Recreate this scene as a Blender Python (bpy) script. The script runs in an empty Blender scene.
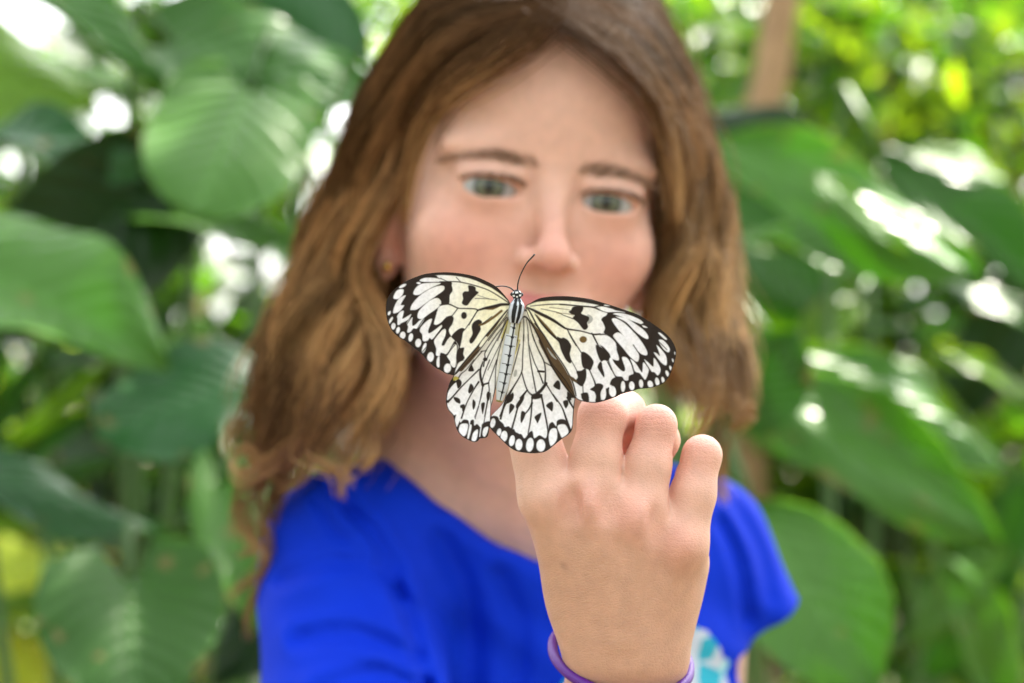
import bpy, math, random
import numpy as np
from mathutils import Vector, Matrix
from mathutils.bvhtree import BVHTree
R = math.radians
rng = np.random.default_rng(7)
random.seed(7)
scene = bpy.context.scene
COL = scene.collection

# ------------------------------------------------------------------ camera, sky, sun, exposure
H = 1.22            # camera height above the ground
D = 0.90            # distance to the butterfly (world Y = 0)
PPM = 2800.0        # pixels per metre at Y = 0
cam_d = bpy.data.cameras.new('camera')
cam = bpy.data.objects.new('camera', cam_d)
COL.objects.link(cam)
cam.location = (0, -D, H)
cam.rotation_euler = (R(90), 0, 0)
cam_d.sensor_width = 36.0
cam_d.lens = 36.0 * D * PPM / 1024.0
cam_d.clip_start = 0.05
cam_d.clip_end = 500
cam_d.dof.use_dof = True
cam_d.dof.focus_distance = D + 0.004
cam_d.dof.aperture_fstop = 6.8
scene.camera = cam

SUN_EL, SUN_AZ = R(52), R(28)     # azimuth measured from +Y towards +X: the sun stands behind the girl, a little to the right
world = bpy.data.worlds.new('World')
scene.world = world
world.use_nodes = True
wn = world.node_tree
wn.nodes.clear()
w_out = wn.nodes.new('ShaderNodeOutputWorld')
w_bg = wn.nodes.new('ShaderNodeBackground')
w_sky = wn.nodes.new('ShaderNodeTexSky')
w_sky.sky_type = 'NISHITA'
w_sky.sun_disc = False
w_sky.sun_elevation = SUN_EL
w_sky.sun_rotation = SUN_AZ
w_sky.dust_density = 3.0
w_sky.air_density = 1.0
w_hsv = wn.nodes.new('ShaderNodeHueSaturation')
w_hsv.inputs['Saturation'].default_value = 0.15      # thin white cloud: a paler sky than clear air
wn.links.new(w_sky.outputs[0], w_hsv.inputs['Color'])
wn.links.new(w_hsv.outputs[0], w_bg.inputs[0])
w_bg.inputs[1].default_value = 0.15
wn.links.new(w_bg.outputs[0], w_out.inputs[0])
sun_d = bpy.data.lights.new('sun', 'SUN')
sun_d.energy = 4.5
sun_d.angle = R(0.6)
sun_d.color = (1.0, 0.93, 0.80)
sun = bpy.data.objects.new('sun', sun_d)
COL.objects.link(sun)
sdir = Vector((math.sin(SUN_AZ) * math.cos(SUN_EL), math.cos(SUN_AZ) * math.cos(SUN_EL), math.sin(SUN_EL)))
sun.rotation_euler = sdir.to_track_quat('Z', 'Y').to_euler()
sun.location = (2, 4, 6)

vs = scene.view_settings
vs.view_transform = 'Standard'
vs.look = 'None'
vs.gamma = 1.0
vs.use_curve_mapping = False
vs.exposure = 2.45
cy = scene.cycles
cy.use_denoising = True
cy.max_bounces = 8
cy.transparent_max_bounces = 8
cy.sample_clamp_indirect = 6.0

# ------------------------------------------------------------------ helpers
def pt(px, py, Y=0.0):
    """a point of the place at depth Y that the photograph shows at pixel px, py"""
    k = (D + Y) / D / PPM
    return np.array(((px - 512.0) * k, Y, H + (341.5 - py) * k))

def link(name, me, mat=None, parent=None, smooth=True):
    o = bpy.data.objects.new(name, me)
    COL.objects.link(o)
    if mat is not None:
        me.materials.append(mat)
    if parent is not None:
        o.parent = parent
        o.matrix_parent_inverse = parent.matrix_world.inverted()
    if smooth and len(me.polygons):
        me.polygons.foreach_set('use_smooth', np.ones(len(me.polygons), bool))
    return o

def tag(o, label=None, cat=None, group=None, kind=None):
    if label: o['label'] = label
    if cat: o['category'] = cat
    if group: o['group'] = group
    if kind: o['kind'] = kind
    return o

def empty(name, loc):
    o = bpy.data.objects.new(name, None)
    o.empty_display_size = 0.02
    COL.objects.link(o)
    o.location = loc
    bpy.context.view_layer.update()
    return o

def np_mesh(name, v, f):
    """v (N,3), f (M,k) with k 3 or 4, or a list of such arrays"""
    me = bpy.data.meshes.new(name)
    fl = [np.asarray(a, np.int32) for a in (f if isinstance(f, list) else [f]) if len(a)]
    v = np.asarray(v, np.float32)
    me.vertices.add(len(v))
    me.vertices.foreach_set('co', v.ravel())
    idx = np.concatenate([a.ravel() for a in fl])
    tot = np.concatenate([np.full(len(a), a.shape[1], np.int32) for a in fl])
    st = np.concatenate(([0], np.cumsum(tot)[:-1])).astype(np.int32)
    me.loops.add(len(idx))
    me.loops.foreach_set('vertex_index', idx)
    me.polygons.add(len(tot))
    me.polygons.foreach_set('loop_start', st)
    me.polygons.foreach_set('loop_total', tot)
    me.update(calc_edges=True)
    me.validate()
    return me

def set_col(me, c, name='Col'):
    a = me.color_attributes.new(name, 'FLOAT_COLOR', 'POINT')
    c = np.asarray(c, np.float32)
    if c.shape[1] == 3:
        c = np.concatenate((c, np.ones((len(c), 1), np.float32)), 1)
    a.data.foreach_set('color', c.ravel())

def set_uv2(me, uv, name='lf'):
    a = me.attributes.new(name, 'FLOAT_VECTOR', 'POINT')
    uv = np.asarray(uv, np.float32)
    a.data.foreach_set('vector', uv.ravel())

def catmull(P, n=8, closed=False):
    P = np.asarray(P, float)
    N = len(P)
    out = []
    segs = N if closed else N - 1
    for i in range(segs):
        if closed:
            p0, p1, p2, p3 = P[(i - 1) % N], P[i], P[(i + 1) % N], P[(i + 2) % N]
        else:
            p0, p1, p2, p3 = P[max(i - 1, 0)], P[i], P[i + 1], P[min(i + 2, N - 1)]
        t = np.arange(n)[:, None] / n
        out.append(0.5 * (2 * p1 + (p2 - p0) * t + (2 * p0 - 5 * p1 + 4 * p2 - p3) * t ** 2 + (3 * p1 - p0 - 3 * p2 + p3) * t ** 3))
    if not closed:
        out.append(P[-1:])
    return np.concatenate(out)

def resample(P, n, closed=False):
    P = np.asarray(P, float)
    Q = np.concatenate((P, P[:1])) if closed else P
    s = np.concatenate(([0], np.cumsum(np.linalg.norm(np.diff(Q, axis=0), axis=1))))
    t = np.linspace(0, s[-1], n, endpoint=not closed)
    return np.stack([np.interp(t, s, Q[:, k]) for k in range(Q.shape[1])], 1)

def tubes(paths, radii, sides=6, cap=True):
    """paths (S,N,3), radii (S,N) -> vertices and quads of S tubes"""
    paths = np.asarray(paths, float); radii = np.asarray(radii, float)
    S, N, _ = paths.shape
    tan = np.gradient(paths, axis=1)
    tan /= np.linalg.norm(tan, axis=2, keepdims=True) + 1e-12
    ref = np.where(np.abs(tan[:, :1, 1:2]) > 0.9, np.array((1.0, 0, 0)), np.array((0, 1.0, 0)))
    ref = np.broadcast_to(ref, tan.shape)
    n1 = np.cross(tan, ref); n1 /= np.linalg.norm(n1, axis=2, keepdims=True) + 1e-12
    n2 = np.cross(tan, n1)
    a = np.arange(sides) / sides * 2 * np.pi
    v = paths[:, :, None] + radii[:, :, None, None] * (np.cos(a)[:, None] * n1[:, :, None] + np.sin(a)[:, None] * n2[:, :, None])
    base = (np.arange(S) * N * sides)[:, None, None]
    i = np.arange(N - 1)[None, :, None] * sides
    j = np.arange(sides)[None, None, :]
    j2 = (j + 1) % sides
    q = np.stack((base + i + j, base + i + j2, base + i + sides + j2, base + i + sides + j), -1).reshape(-1, 4)
    faces = [q[:, ::-1]]
    if cap:
        b = (np.arange(S) * N * sides)[:, None]
        c1 = b + np.arange(sides)[None]
        c2 = b + (N - 1) * sides + np.arange(sides)[None]
        faces += [c1, c2[:, ::-1]]
    return v.reshape(-1, 3), faces

def tube_mesh(name, path, r, sides=8, n=20):
    path = np.asarray(path, float)
    p = resample(catmull(path, 8), n)
    rr = np.interp(np.linspace(0, 1, n), np.linspace(0, 1, len(np.atleast_1d(r))), np.atleast_1d(r)) if np.ndim(r) else np.full(n, r)
    v, f = tubes(p[None], rr[None], sides)
    return np_mesh(name, v, f)

# ------------------------------------------------------------------ materials
def new_mat(name):
    m = bpy.data.materials.new(name)
    m.use_nodes = True
    nt = m.node_tree
    nt.nodes.clear()
    out = nt.nodes.new('ShaderNodeOutputMaterial')
    b = nt.nodes.new('ShaderNodeBsdfPrincipled')
    nt.links.new(b.outputs[0], out.inputs[0])
    return m, nt, b, out

def N(nt, t, **kw):
    n = nt.nodes.new(t)
    for k, v in kw.items():
        setattr(n, k, v)
    return n

def noise_bump(nt, b, scale, strength, dist=0.001, detail=4, coord='Object'):
    tc = N(nt, 'ShaderNodeTexCoord')
    nz = N(nt, 'ShaderNodeTexNoise')
    nz.inputs['Scale'].default_value = scale
    nz.inputs['Detail'].default_value = detail
    nt.links.new(tc.outputs[coord], nz.inputs['Vector'])
    bp = N(nt, 'ShaderNodeBump')
    bp.inputs['Strength'].default_value = strength
    bp.inputs['Distance'].default_value = dist
    nt.links.new(nz.outputs['Fac'], bp.inputs['Height'])
    nt.links.new(bp.outputs[0], b.inputs['Normal'])
    return nz, bp

def plain_mat(name, col, rough=0.5, metal=0.0, spec=0.5, var=0.15, vscale=30.0, bump=0.0):
    m, nt, b, out = new_mat(name)
    tc = N(nt, 'ShaderNodeTexCoord')
    nz = N(nt, 'ShaderNodeTexNoise'); nz.inputs['Scale'].default_value = vscale
    nt.links.new(tc.outputs['Object'], nz.inputs['Vector'])
    mx = N(nt, 'ShaderNodeMix', data_type='RGBA')
    mx.inputs[6].default_value = (*[c * (1 - var) for c in col], 1)
    mx.inputs[7].default_value = (*[min(1, c * (1 + var)) for c in col], 1)
    nt.links.new(nz.outputs['Fac'], mx.inputs[0])
    nt.links.new(mx.outputs[2], b.inputs['Base Color'])
    b.inputs['Roughness'].default_value = rough
    b.inputs['Metallic'].default_value = metal
    b.inputs['Specular IOR Level'].default_value = spec
    if bump:
        noise_bump(nt, b, vscale * 4, bump)
    return m

def col_mat(name, rough=0.5, spec=0.5, sss=0.0, bump=None, trans=0.0, var=0.0, vscale=60.0, aniso=0.0):
    """base colour from the Col attribute (the thing's own markings)"""
    m, nt, b, out = new_mat(name)
    at = N(nt, 'ShaderNodeAttribute', attribute_name='Col')
    src = at.outputs['Color']
    if var:
        tc = N(nt, 'ShaderNodeTexCoord')
        nz = N(nt, 'ShaderNodeTexNoise'); nz.inputs['Scale'].default_value = vscale; nz.inputs['Detail'].default_value = 5
        nt.links.new(tc.outputs['Object'], nz.inputs['Vector'])
        mr = N(nt, 'ShaderNodeMapRange')
        mr.inputs['From Min'].default_value = 0.3; mr.inputs['From Max'].default_value = 0.7
        mr.inputs['To Min'].default_value = 1 - var; mr.inputs['To Max'].default_value = 1 + var
        nt.links.new(nz.outputs['Fac'], mr.inputs[0])
        mx = N(nt, 'ShaderNodeMix', data_type='RGBA', blend_type='MULTIPLY')
        mx.inputs[0].default_value = 1.0
        nt.links.new(src, mx.inputs[6]); nt.links.new(mr.outputs[0], mx.inputs[7])
        src = mx.outputs[2]
    nt.links.new(src, b.inputs['Base Color'])
    b.inputs['Roughness'].default_value = rough
    b.inputs['Specular IOR Level'].default_value = spec
    b.inputs['Anisotropic'].default_value = aniso
    if sss:
        b.inputs['Subsurface Weight'].default_value = sss
        b.inputs['Subsurface Radius'].default_value = (1.0, 0.35, 0.2)
        b.inputs['Subsurface Scale'].default_value = 0.0035
    if bump:
        noise_bump(nt, b, bump[0], bump[1], bump[2])
    if trans:
        tr = N(nt, 'ShaderNodeBsdfTranslucent')
        nt.links.new(src, tr.inputs[0])
        ms = N(nt, 'ShaderNodeMixShader'); ms.inputs[0].default_value = trans
        nt.links.new(b.outputs[0], ms.inputs[1]); nt.links.new(tr.outputs[0], ms.inputs[2])
        nt.links.new(ms.outputs[0], out.inputs[0])
    return m

# ------------------------------------------------------------------ implicit surfaces on an uneven grid
class Field:
    def __init__(s, xs, ys, zs, far=0.06):
        s.xs, s.ys, s.zs = [np.asarray(a, np.float32) for a in (xs, ys, zs)]
        s.d = np.full((len(xs), len(ys), len(zs)), far, np.float32)
    def box(s, lo, hi, m):
        sl = []
        for a, l, h in zip((s.xs, s.ys, s.zs), lo, hi):
            i0 = np.searchsorted(a, l - m); i1 = np.searchsorted(a, h + m)
            sl.append(slice(i0, max(i1, i0 + 1)))
        return tuple(sl)
    def grid(s, sl):
        return s.xs[sl[0]][:, None, None], s.ys[sl[1]][None, :, None], s.zs[sl[2]][None, None, :]
    def put(s, sl, v, k, mode):
        a = s.d[sl]
        if mode == 'add':
            if k > 0:
                h = np.clip(0.5 + 0.5 * (a - v) / k, 0, 1)
                s.d[sl] = a * (1 - h) + v * h - k * h * (1 - h)
            else:
                s.d[sl] = np.minimum(a, v)
        else:
            if k > 0:
                h = np.clip(0.5 - 0.5 * (a + v) / k, 0, 1)
                s.d[sl] = a * (1 - h) - v * h + k * h * (1 - h)
            else:
                s.d[sl] = np.maximum(a, -v)
    def cone(s, a, b, ra, rb, k=0.006, mode='add', m=0.03):
        a, b = np.asarray(a, np.float32), np.asarray(b, np.float32)
        rm = max(ra, rb)
        sl = s.box(np.minimum(a, b) - rm, np.maximum(a, b) + rm, m)
        X, Y, Z = s.grid(sl)
        ab = b - a; L2 = float(ab @ ab)
        t = np.clip(((X - a[0]) * ab[0] + (Y - a[1]) * ab[1] + (Z - a[2]) * ab[2]) / L2, 0, 1)
        v = np.sqrt((X - a[0] - t * ab[0]) ** 2 + (Y - a[1] - t * ab[1]) ** 2 + (Z - a[2] - t * ab[2]) ** 2) - (ra + (rb - ra) * t)
        s.put(sl, v, k, mode)
    def chain(s, pts, rs, k=0.006):
        for i in range(len(pts) - 1):
            s.cone(pts[i], pts[i + 1], rs[i], rs[i + 1], k if i == 0 else 0.003)
    def ell(s, c, r, k=0.006, mode='add', M=None, m=0.03):
        """ellipsoid; M columns are its axes"""
        c = np.asarray(c, np.float32); r = np.asarray(r, np.float32)
        M = np.eye(3) if M is None else np.asarray(M)
        ext = np.sqrt(((M * r) ** 2).sum(1))
        sl = s.box(c - ext, c + ext, m)
        X, Y, Z = s.grid(sl)
        X = X - c[0]; Y = Y - c[1]; Z = Z - c[2]
        q = [X * M[0, i] + Y * M[1, i] + Z * M[2, i] for i in range(3)]
        k0 = np.sqrt(sum((q[i] / r[i]) ** 2 for i in range(3)))
        k1 = np.sqrt(sum((q[i] / r[i] ** 2) ** 2 for i in range(3))) + 1e-9
        s.put(sl, k0 * (k0 - 1) / k1, k, mode)
    def mesh(s, name, iso=0.0):
        d = s.d - iso
        ins = d < 0
        nx, ny, nz = d.shape
        cnt = np.zeros((nx - 1, ny - 1, nz - 1), np.int8)
        for i in (0, 1):
            for j in (0, 1):
                for k in (0, 1):
                    cnt += ins[i:nx - 1 + i, j:ny - 1 + j, k:nz - 1 + k]
        act = (cnt > 0) & (cnt < 8)
        ci, cj, ck = np.nonzero(act)
        ids = np.full(cnt.shape, -1, np.int32)
        ids[ci, cj, ck] = np.arange(len(ci))
        acc = np.zeros((len(ci), 3)); w = np.zeros(len(ci))
        A = (s.xs, s.ys, s.zs)
        base = (ci, cj, ck)
        for ax in range(3):
            o1, o2 = [a for a in range(3) if a != ax]
            for u in (0, 1):
                for vv in (0, 1):
                    i0 = [base[0].copy(), base[1].copy(), base[2].copy()]
                    i0[o1] += u; i0[o2] += vv
                    i1 = [a.copy() for a in i0]; i1[ax] += 1
                    d0 = d[tuple(i0)]; d1 = d[tuple(i1)]
                    cr = (d0 < 0) != (d1 < 0)
                    t = np.where(cr, d0 / np.where(cr, d0 - d1, 1), 0)
                    P = np.stack([A[a][i0[a]] for a in range(3)], 1).astype(float)
                    P[:, ax] += t * (A[ax][i1[ax]] - A[ax][i0[ax]])
                    acc += P * cr[:, None]; w += cr
        V = acc / w[:, None]
        F = []
        for ax in range(3):
            o1, o2 = (ax + 1) % 3, (ax + 2) % 3
            sh = [slice(None)] * 3
            a_ = [slice(1, -1)] * 3; a_[ax] = slice(0, -1)
            b_ = [slice(1, -1)] * 3; b_[ax] = slice(1, None)
            s0, s1 = ins[tuple(a_)], ins[tuple(b_)]
            for flip in (0, 1):
                e = np.nonzero((s0 & ~s1) if flip == 0 else (~s0 & s1))
                e = [e[0], e[1], e[2]]
                for a in range(3):
                    if a != ax: e[a] = e[a] + 1
                def cell(u, v):
                    c = [x.copy() for x in e]
                    c[o1] -= u; c[o2] -= v
                    return ids[tuple(c)]
                q = np.stack((cell(1, 1), cell(0, 1), cell(0, 0), cell(1, 0)), 1)
                F.append(q if flip == 0 else q[:, ::-1])
        F = np.concatenate(F)
        return V, F

def relax(V, F, it=2, lam=0.5):
    E = np.concatenate([F[:, [i, (i + 1) % 4]] for i in range(4)])
    n = len(V)
    deg = np.bincount(E.ravel(), minlength=n).astype(float)
    for k in range(it):
        acc = np.zeros_like(V)
        for c in range(3):
            acc[:, c] = np.bincount(E[:, 0], V[E[:, 1], c], n) + np.bincount(E[:, 1], V[E[:, 0], c], n)
        V = V + lam * (acc / deg[:, None] - V)
        V = V + 0
    return V

def axis(parts):
    """parts: list of (start, end, step) -> one increasing coordinate list"""
    out = []
    for a, b, h in parts:
        n = max(1, int(round((b - a) / h)))
        out.append(np.linspace(a, b, n, endpoint=False))
    out.append([parts[-1][1]])
    return np.concatenate(out)
# ------------------------------------------------------------------ ground
def ground():
    n = 60
    r = np.concatenate((np.linspace(0, 8, 40), np.geomspace(9, 200, 20)))
    a_ = np.linspace(0, 2 * np.pi, 73)[:-1]
    P = np.stack((r[:, None] * np.cos(a_), r[:, None] * np.sin(a_) + 1, 0 * r[:, None] + 0 * a_), -1)
    P[..., 2] = 0.02 * np.sin(P[..., 0] * 2.1) * np.cos(P[..., 1] * 1.7) - 0.02
    i = (np.arange(n - 1) * 72)[:, None]; j = np.arange(72)[None]; j2 = (j + 1) % 72
    q = np.stack(np.broadcast_arrays(i + j, i + 72 + j, i + 72 + j2, i + j2), -1).reshape(-1, 4)
    m = plain_mat('garden_soil', (0.085, 0.055, 0.032), 0.95, var=0.5, vscale=6, bump=0.6)
    return tag(link('ground', np_mesh('ground', P.reshape(-1, 3), q), m), kind='structure')
ground()

# ------------------------------------------------------------------ leaves
def leaf_mat(name, col, back=None, rough=0.33, trans=0.30, vein=None, var=0.25, tcol=None):
    m, nt, b, out = new_mat(name)
    vein = vein or tuple(min(1, c * 1.8 + 0.02) for c in col)
    at = N(nt, 'ShaderNodeAttribute', attribute_name='lf')      # x: along, y: across -1..1, z: random
    sp = N(nt, 'ShaderNodeSeparateXYZ'); nt.links.new(at.outputs['Vector'], sp.inputs[0])
    def mth(op, a, c=None, cl=False):
        n_ = N(nt, 'ShaderNodeMath', operation=op, use_clamp=cl)
        for i, v in enumerate((a, c)):
            if v is None: continue
            if isinstance(v, (int, float)): n_.inputs[i].default_value = v
            else: nt.links.new(v, n_.inputs[i])
        return n_.outputs[0]
    ay = mth('ABSOLUTE', sp.outputs[1])
    mid = mth('LESS_THAN', ay, 0.035)
    ph = mth('ADD', mth('MULTIPLY', sp.outputs[0], 9.0), mth('MULTIPLY', ay, -3.2))
    lat = mth('GREATER_THAN', mth('SINE', mth('MULTIPLY', ph, 6.283)), 0.955)
    vm = mth('MAXIMUM', mid, mth('MULTIPLY', lat, 0.55))
    tc = N(nt, 'ShaderNodeTexCoord')
    nz = N(nt, 'ShaderNodeTexNoise'); nz.inputs['Scale'].default_value = 14; nz.inputs['Detail'].default_value = 5
    nt.links.new(tc.outputs['Object'], nz.inputs['Vector'])
    mx = N(nt, 'ShaderNodeMix', data_type='RGBA')
    mx.inputs[6].default_value = (*[c * (1 - var) for c in col], 1); mx.inputs[7].default_value = (*[min(1, c * (1 + var)) for c in col], 1)
    nt.links.new(mth('ADD', mth('MULTIPLY', nz.outputs['Fac'], 0.6), mth('MULTIPLY', sp.outputs[2], 0.4)), mx.inputs[0])
    m2 = N(nt, 'ShaderNodeMix', data_type='RGBA')
    nt.links.new(mth('MULTIPLY', vm, 0.35), m2.inputs[0]); nt.links.new(mx.outputs[2], m2.inputs[6]); m2.inputs[7].default_value = (*vein, 1)
    nt.links.new(m2.outputs[2], b.inputs['Base Color'])
    n3 = N(nt, 'ShaderNodeTexNoise'); n3.inputs['Scale'].default_value = 38; n3.inputs['Detail'].default_value = 3
    nt.links.new(tc.outputs['Object'], n3.inputs['Vector'])
    fl = mth('MULTIPLY', mth('GREATER_THAN', mth('ADD', n3.outputs['Fac'], mth('MULTIPLY', mth('POWER', ay, 6.0), 0.12)), 0.70), 0.75)
    m3 = N(nt, 'ShaderNodeMix', data_type='RGBA'); m3.inputs[7].default_value = (0.22, 0.16, 0.05, 1)
    nt.links.new(fl, m3.inputs[0]); nt.links.new(m2.outputs[2], m3.inputs[6]); nt.links.new(m3.outputs[2], b.inputs['Base Color'])
    b.inputs['Roughness'].default_value = rough; b.inputs['Specular IOR Level'].default_value = 0.32
    bp = N(nt, 'ShaderNodeBump'); bp.inputs['Strength'].default_value = 0.3; bp.inputs['Distance'].default_value = 0.002
    nt.links.new(mth('SINE', mth('MULTIPLY', ph, 6.283)), bp.inputs['Height']); nt.links.new(bp.outputs[0], b.inputs['Normal'])
    tr = N(nt, 'ShaderNodeBsdfTranslucent')
    tcol = tcol or (col[0] * 3.0, min(0.8, col[1] * 2.3), col[2] * 0.6)
    tr.inputs[0].default_value = (*[min(0.9, c) for c in tcol], 1)
    ms = N(nt, 'ShaderNodeMixShader'); ms.inputs[0].default_value = trans
    nt.links.new(b.outputs[0], ms.inputs[1]); nt.links.new(tr.outputs[0], ms.inputs[2]); nt.links.new(ms.outputs[0], out.inputs[0])
    return m
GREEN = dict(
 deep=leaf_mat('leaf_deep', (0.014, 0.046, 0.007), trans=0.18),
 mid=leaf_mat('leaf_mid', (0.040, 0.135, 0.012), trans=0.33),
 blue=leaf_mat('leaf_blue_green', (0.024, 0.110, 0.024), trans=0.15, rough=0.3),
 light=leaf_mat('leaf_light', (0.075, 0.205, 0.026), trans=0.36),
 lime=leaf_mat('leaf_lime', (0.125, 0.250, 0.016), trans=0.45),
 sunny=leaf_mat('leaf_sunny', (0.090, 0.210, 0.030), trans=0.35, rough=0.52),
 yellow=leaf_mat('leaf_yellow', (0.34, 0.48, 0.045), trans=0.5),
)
def leaf_shape(L, W, droop=0.15, fold=0.15, kind='heart', nu=64, nv=17, wave=0.02, seed=0):
    """leaf lying in local x (along), y (across), z (up); base at the origin"""
    r = np.random.default_rng(seed)
    u = np.linspace(0, 1, nu); v = np.linspace(-1, 1, nv)
    if kind == 'heart':
        prof = np.interp(u, (0, .04, .12, .25, .4, .55, .7, .82, .92, .97, 1), (.30, .62, .88, 1, .98, .88, .70, .48, .24, .11, 0.012))
        back = 0.22
    elif kind == 'oval':
        prof = np.interp(u, (0, .05, .15, .3, .5, .7, .85, .93, 1), (.05, .32, .66, .92, 1, .86, .56, .32, 0.012)); back = 0.0
    elif kind == 'round':
        prof = np.interp(u, (0, .06, .2, .4, .6, .8, .92, .97, 1), (.45, .8, .98, 1, .97, .8, .52, .3, 0.02)); back = 0.15
    else:
        prof = np.interp(u, (0, .05, .2, .5, .8, 1), (.15, .5, .85, 1, .6, 0.01)); back = 0.0
    U, V2 = np.meshgrid(u, v, indexing='ij')
    x = L * U - back * L * np.abs(V2) ** 1.6 * np.clip(1 - U * 3, 0, 1)
    y = 0.5 * W * prof[:, None] * V2
    z = fold * np.abs(y) - droop * L * U ** 2 + wave * L * np.sin(U * 9 + r.random() * 6) * V2 ** 2 + wave * L * 0.5 * np.sin(V2 * 4 + r.random() * 6)
    z += 0.011 * L * np.sin(6.283 * (9.0 * U - 3.2 * np.abs(V2)) * 0.8) * np.abs(V2) * (1 - np.abs(V2)) * 2.2 + 0.03 * L * np.sin(U * 5 + V2 * 3 + r.random() * 6) * np.abs(V2)
    z += -0.25 * fold * y ** 2 / (0.5 * W)
    P = np.stack((x, y, z), -1).reshape(-1, 3)
    i = (np.arange(nu - 1) * nv)[:, None]; j = np.arange(nv - 1)[None]
    q = np.stack((i + j, i + nv + j, i + nv + j + 1, i + j + 1), -1).reshape(-1, 4)
    lf = np.stack((U, V2, np.full_like(U, r.random())), -1).reshape(-1, 3)
    return P, q, lf
def place_leaf(plant, base, tip, width, face=(0, -1, 0.4), mat='mid', kind='heart', droop=0.12, fold=0.2, wave=0.02, seed=0, root=None, stem=True):
    """base and tip are world points; width in metres; face is where the upper side looks"""
    base, tip = np.asarray(base, float), np.asarray(tip, float)
    x = tip - base; L = np.linalg.norm(x); x /= L
    z = np.asarray(face, float); z = z - (z @ x) * x; z /= np.linalg.norm(z)
    y = np.cross(z, x)
    P, q, lf = leaf_shape(L, width, droop, fold, kind, wave=wave * 1.5, seed=seed)
    P[:, 2] += droop * L * P[:, 0] / L              # keep the tip where the photo has it
    W = base + P[:, 0:1] * x + P[:, 1:2] * y + P[:, 2:3] * z
    W2 = W - z * 0.0006
    n = len(W)
    me = np_mesh('leaf', np.concatenate((W, W2)), [q, q[:, ::-1] + n])
    set_uv2(me, np.concatenate((lf, lf)))
    o = link('leaf', me, GREEN[mat] if isinstance(mat, str) else mat, plant)
    if stem and root is not None:
        root = np.asarray(root, float)
        m1 = base - x * 0.25 * L + np.array((0, 0.03, -0.02)); m2 = 0.5 * (m1 + root) + np.array((0, 0.05, 0.08))
        link('stem', tube_mesh('stem', [base + (W[n // 2] - W[n // 2]), m1, m2, root], (.004, .005, .007, .009), 8, 24), STEM, plant)
    return o
STEM = plain_mat('stem_green', (0.06, 0.14, 0.03), 0.5, var=0.3)
def plant(name, px, Y, label, cat='plant', group=None):
    x = pt(px, 341, Y)[0]
    e = empty(name, (x, Y, 0.0))
    return tag(e, label, cat, group), np.array((x, Y, -0.02))

FR = (0, -1, 0.35)
# left of the girl
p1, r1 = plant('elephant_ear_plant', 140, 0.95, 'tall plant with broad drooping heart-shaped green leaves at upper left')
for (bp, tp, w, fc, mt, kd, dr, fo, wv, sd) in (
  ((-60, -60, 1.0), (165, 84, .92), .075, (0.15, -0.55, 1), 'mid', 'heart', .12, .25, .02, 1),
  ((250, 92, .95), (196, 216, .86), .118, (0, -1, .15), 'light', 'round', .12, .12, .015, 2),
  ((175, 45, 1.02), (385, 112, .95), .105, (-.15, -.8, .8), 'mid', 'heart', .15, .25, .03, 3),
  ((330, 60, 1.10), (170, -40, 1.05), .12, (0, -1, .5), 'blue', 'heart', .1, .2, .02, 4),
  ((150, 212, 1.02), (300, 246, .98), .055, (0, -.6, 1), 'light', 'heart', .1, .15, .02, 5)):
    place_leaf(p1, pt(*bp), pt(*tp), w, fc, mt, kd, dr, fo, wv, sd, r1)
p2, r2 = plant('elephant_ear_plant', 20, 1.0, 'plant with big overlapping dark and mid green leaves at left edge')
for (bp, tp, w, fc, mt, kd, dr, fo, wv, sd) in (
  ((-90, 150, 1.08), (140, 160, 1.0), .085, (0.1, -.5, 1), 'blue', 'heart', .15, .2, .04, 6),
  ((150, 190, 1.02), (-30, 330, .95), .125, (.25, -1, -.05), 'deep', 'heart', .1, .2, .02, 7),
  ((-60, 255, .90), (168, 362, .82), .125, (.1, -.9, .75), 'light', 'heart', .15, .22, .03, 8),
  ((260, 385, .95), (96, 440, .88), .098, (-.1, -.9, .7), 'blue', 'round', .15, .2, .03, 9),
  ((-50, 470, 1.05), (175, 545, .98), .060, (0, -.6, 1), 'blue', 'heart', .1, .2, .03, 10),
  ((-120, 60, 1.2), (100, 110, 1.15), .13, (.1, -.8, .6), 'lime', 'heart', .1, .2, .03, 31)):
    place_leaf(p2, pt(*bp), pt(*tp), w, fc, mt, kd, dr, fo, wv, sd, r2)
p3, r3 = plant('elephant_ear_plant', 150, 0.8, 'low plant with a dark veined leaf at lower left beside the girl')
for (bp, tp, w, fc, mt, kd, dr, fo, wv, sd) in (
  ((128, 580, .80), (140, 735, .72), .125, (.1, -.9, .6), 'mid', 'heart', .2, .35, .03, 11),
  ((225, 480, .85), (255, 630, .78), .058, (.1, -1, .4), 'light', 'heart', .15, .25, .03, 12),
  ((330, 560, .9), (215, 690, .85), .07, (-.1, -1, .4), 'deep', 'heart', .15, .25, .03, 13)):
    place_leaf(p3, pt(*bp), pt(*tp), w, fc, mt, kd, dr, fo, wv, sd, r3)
# striped fan palm frond lower left
p4, r4 = plant('fan_palm', -40, 1.15, 'yellowish green fan palm with narrow pleated leaves at lower left')
for k, (tx, ty) in enumerate(((125, 352), (118, 400), (135, 455), (140, 520), (60, 330), (10, 320))):
    place_leaf(p4, pt(-70, 520, 1.12), pt(tx, ty, 1.1), .024, (0.2, -1, .3), ('lime', 'mid', 'mid')[k % 3], 'blade', .08, .3, .0, 40 + k, r4, stem=(k == 0))
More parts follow.
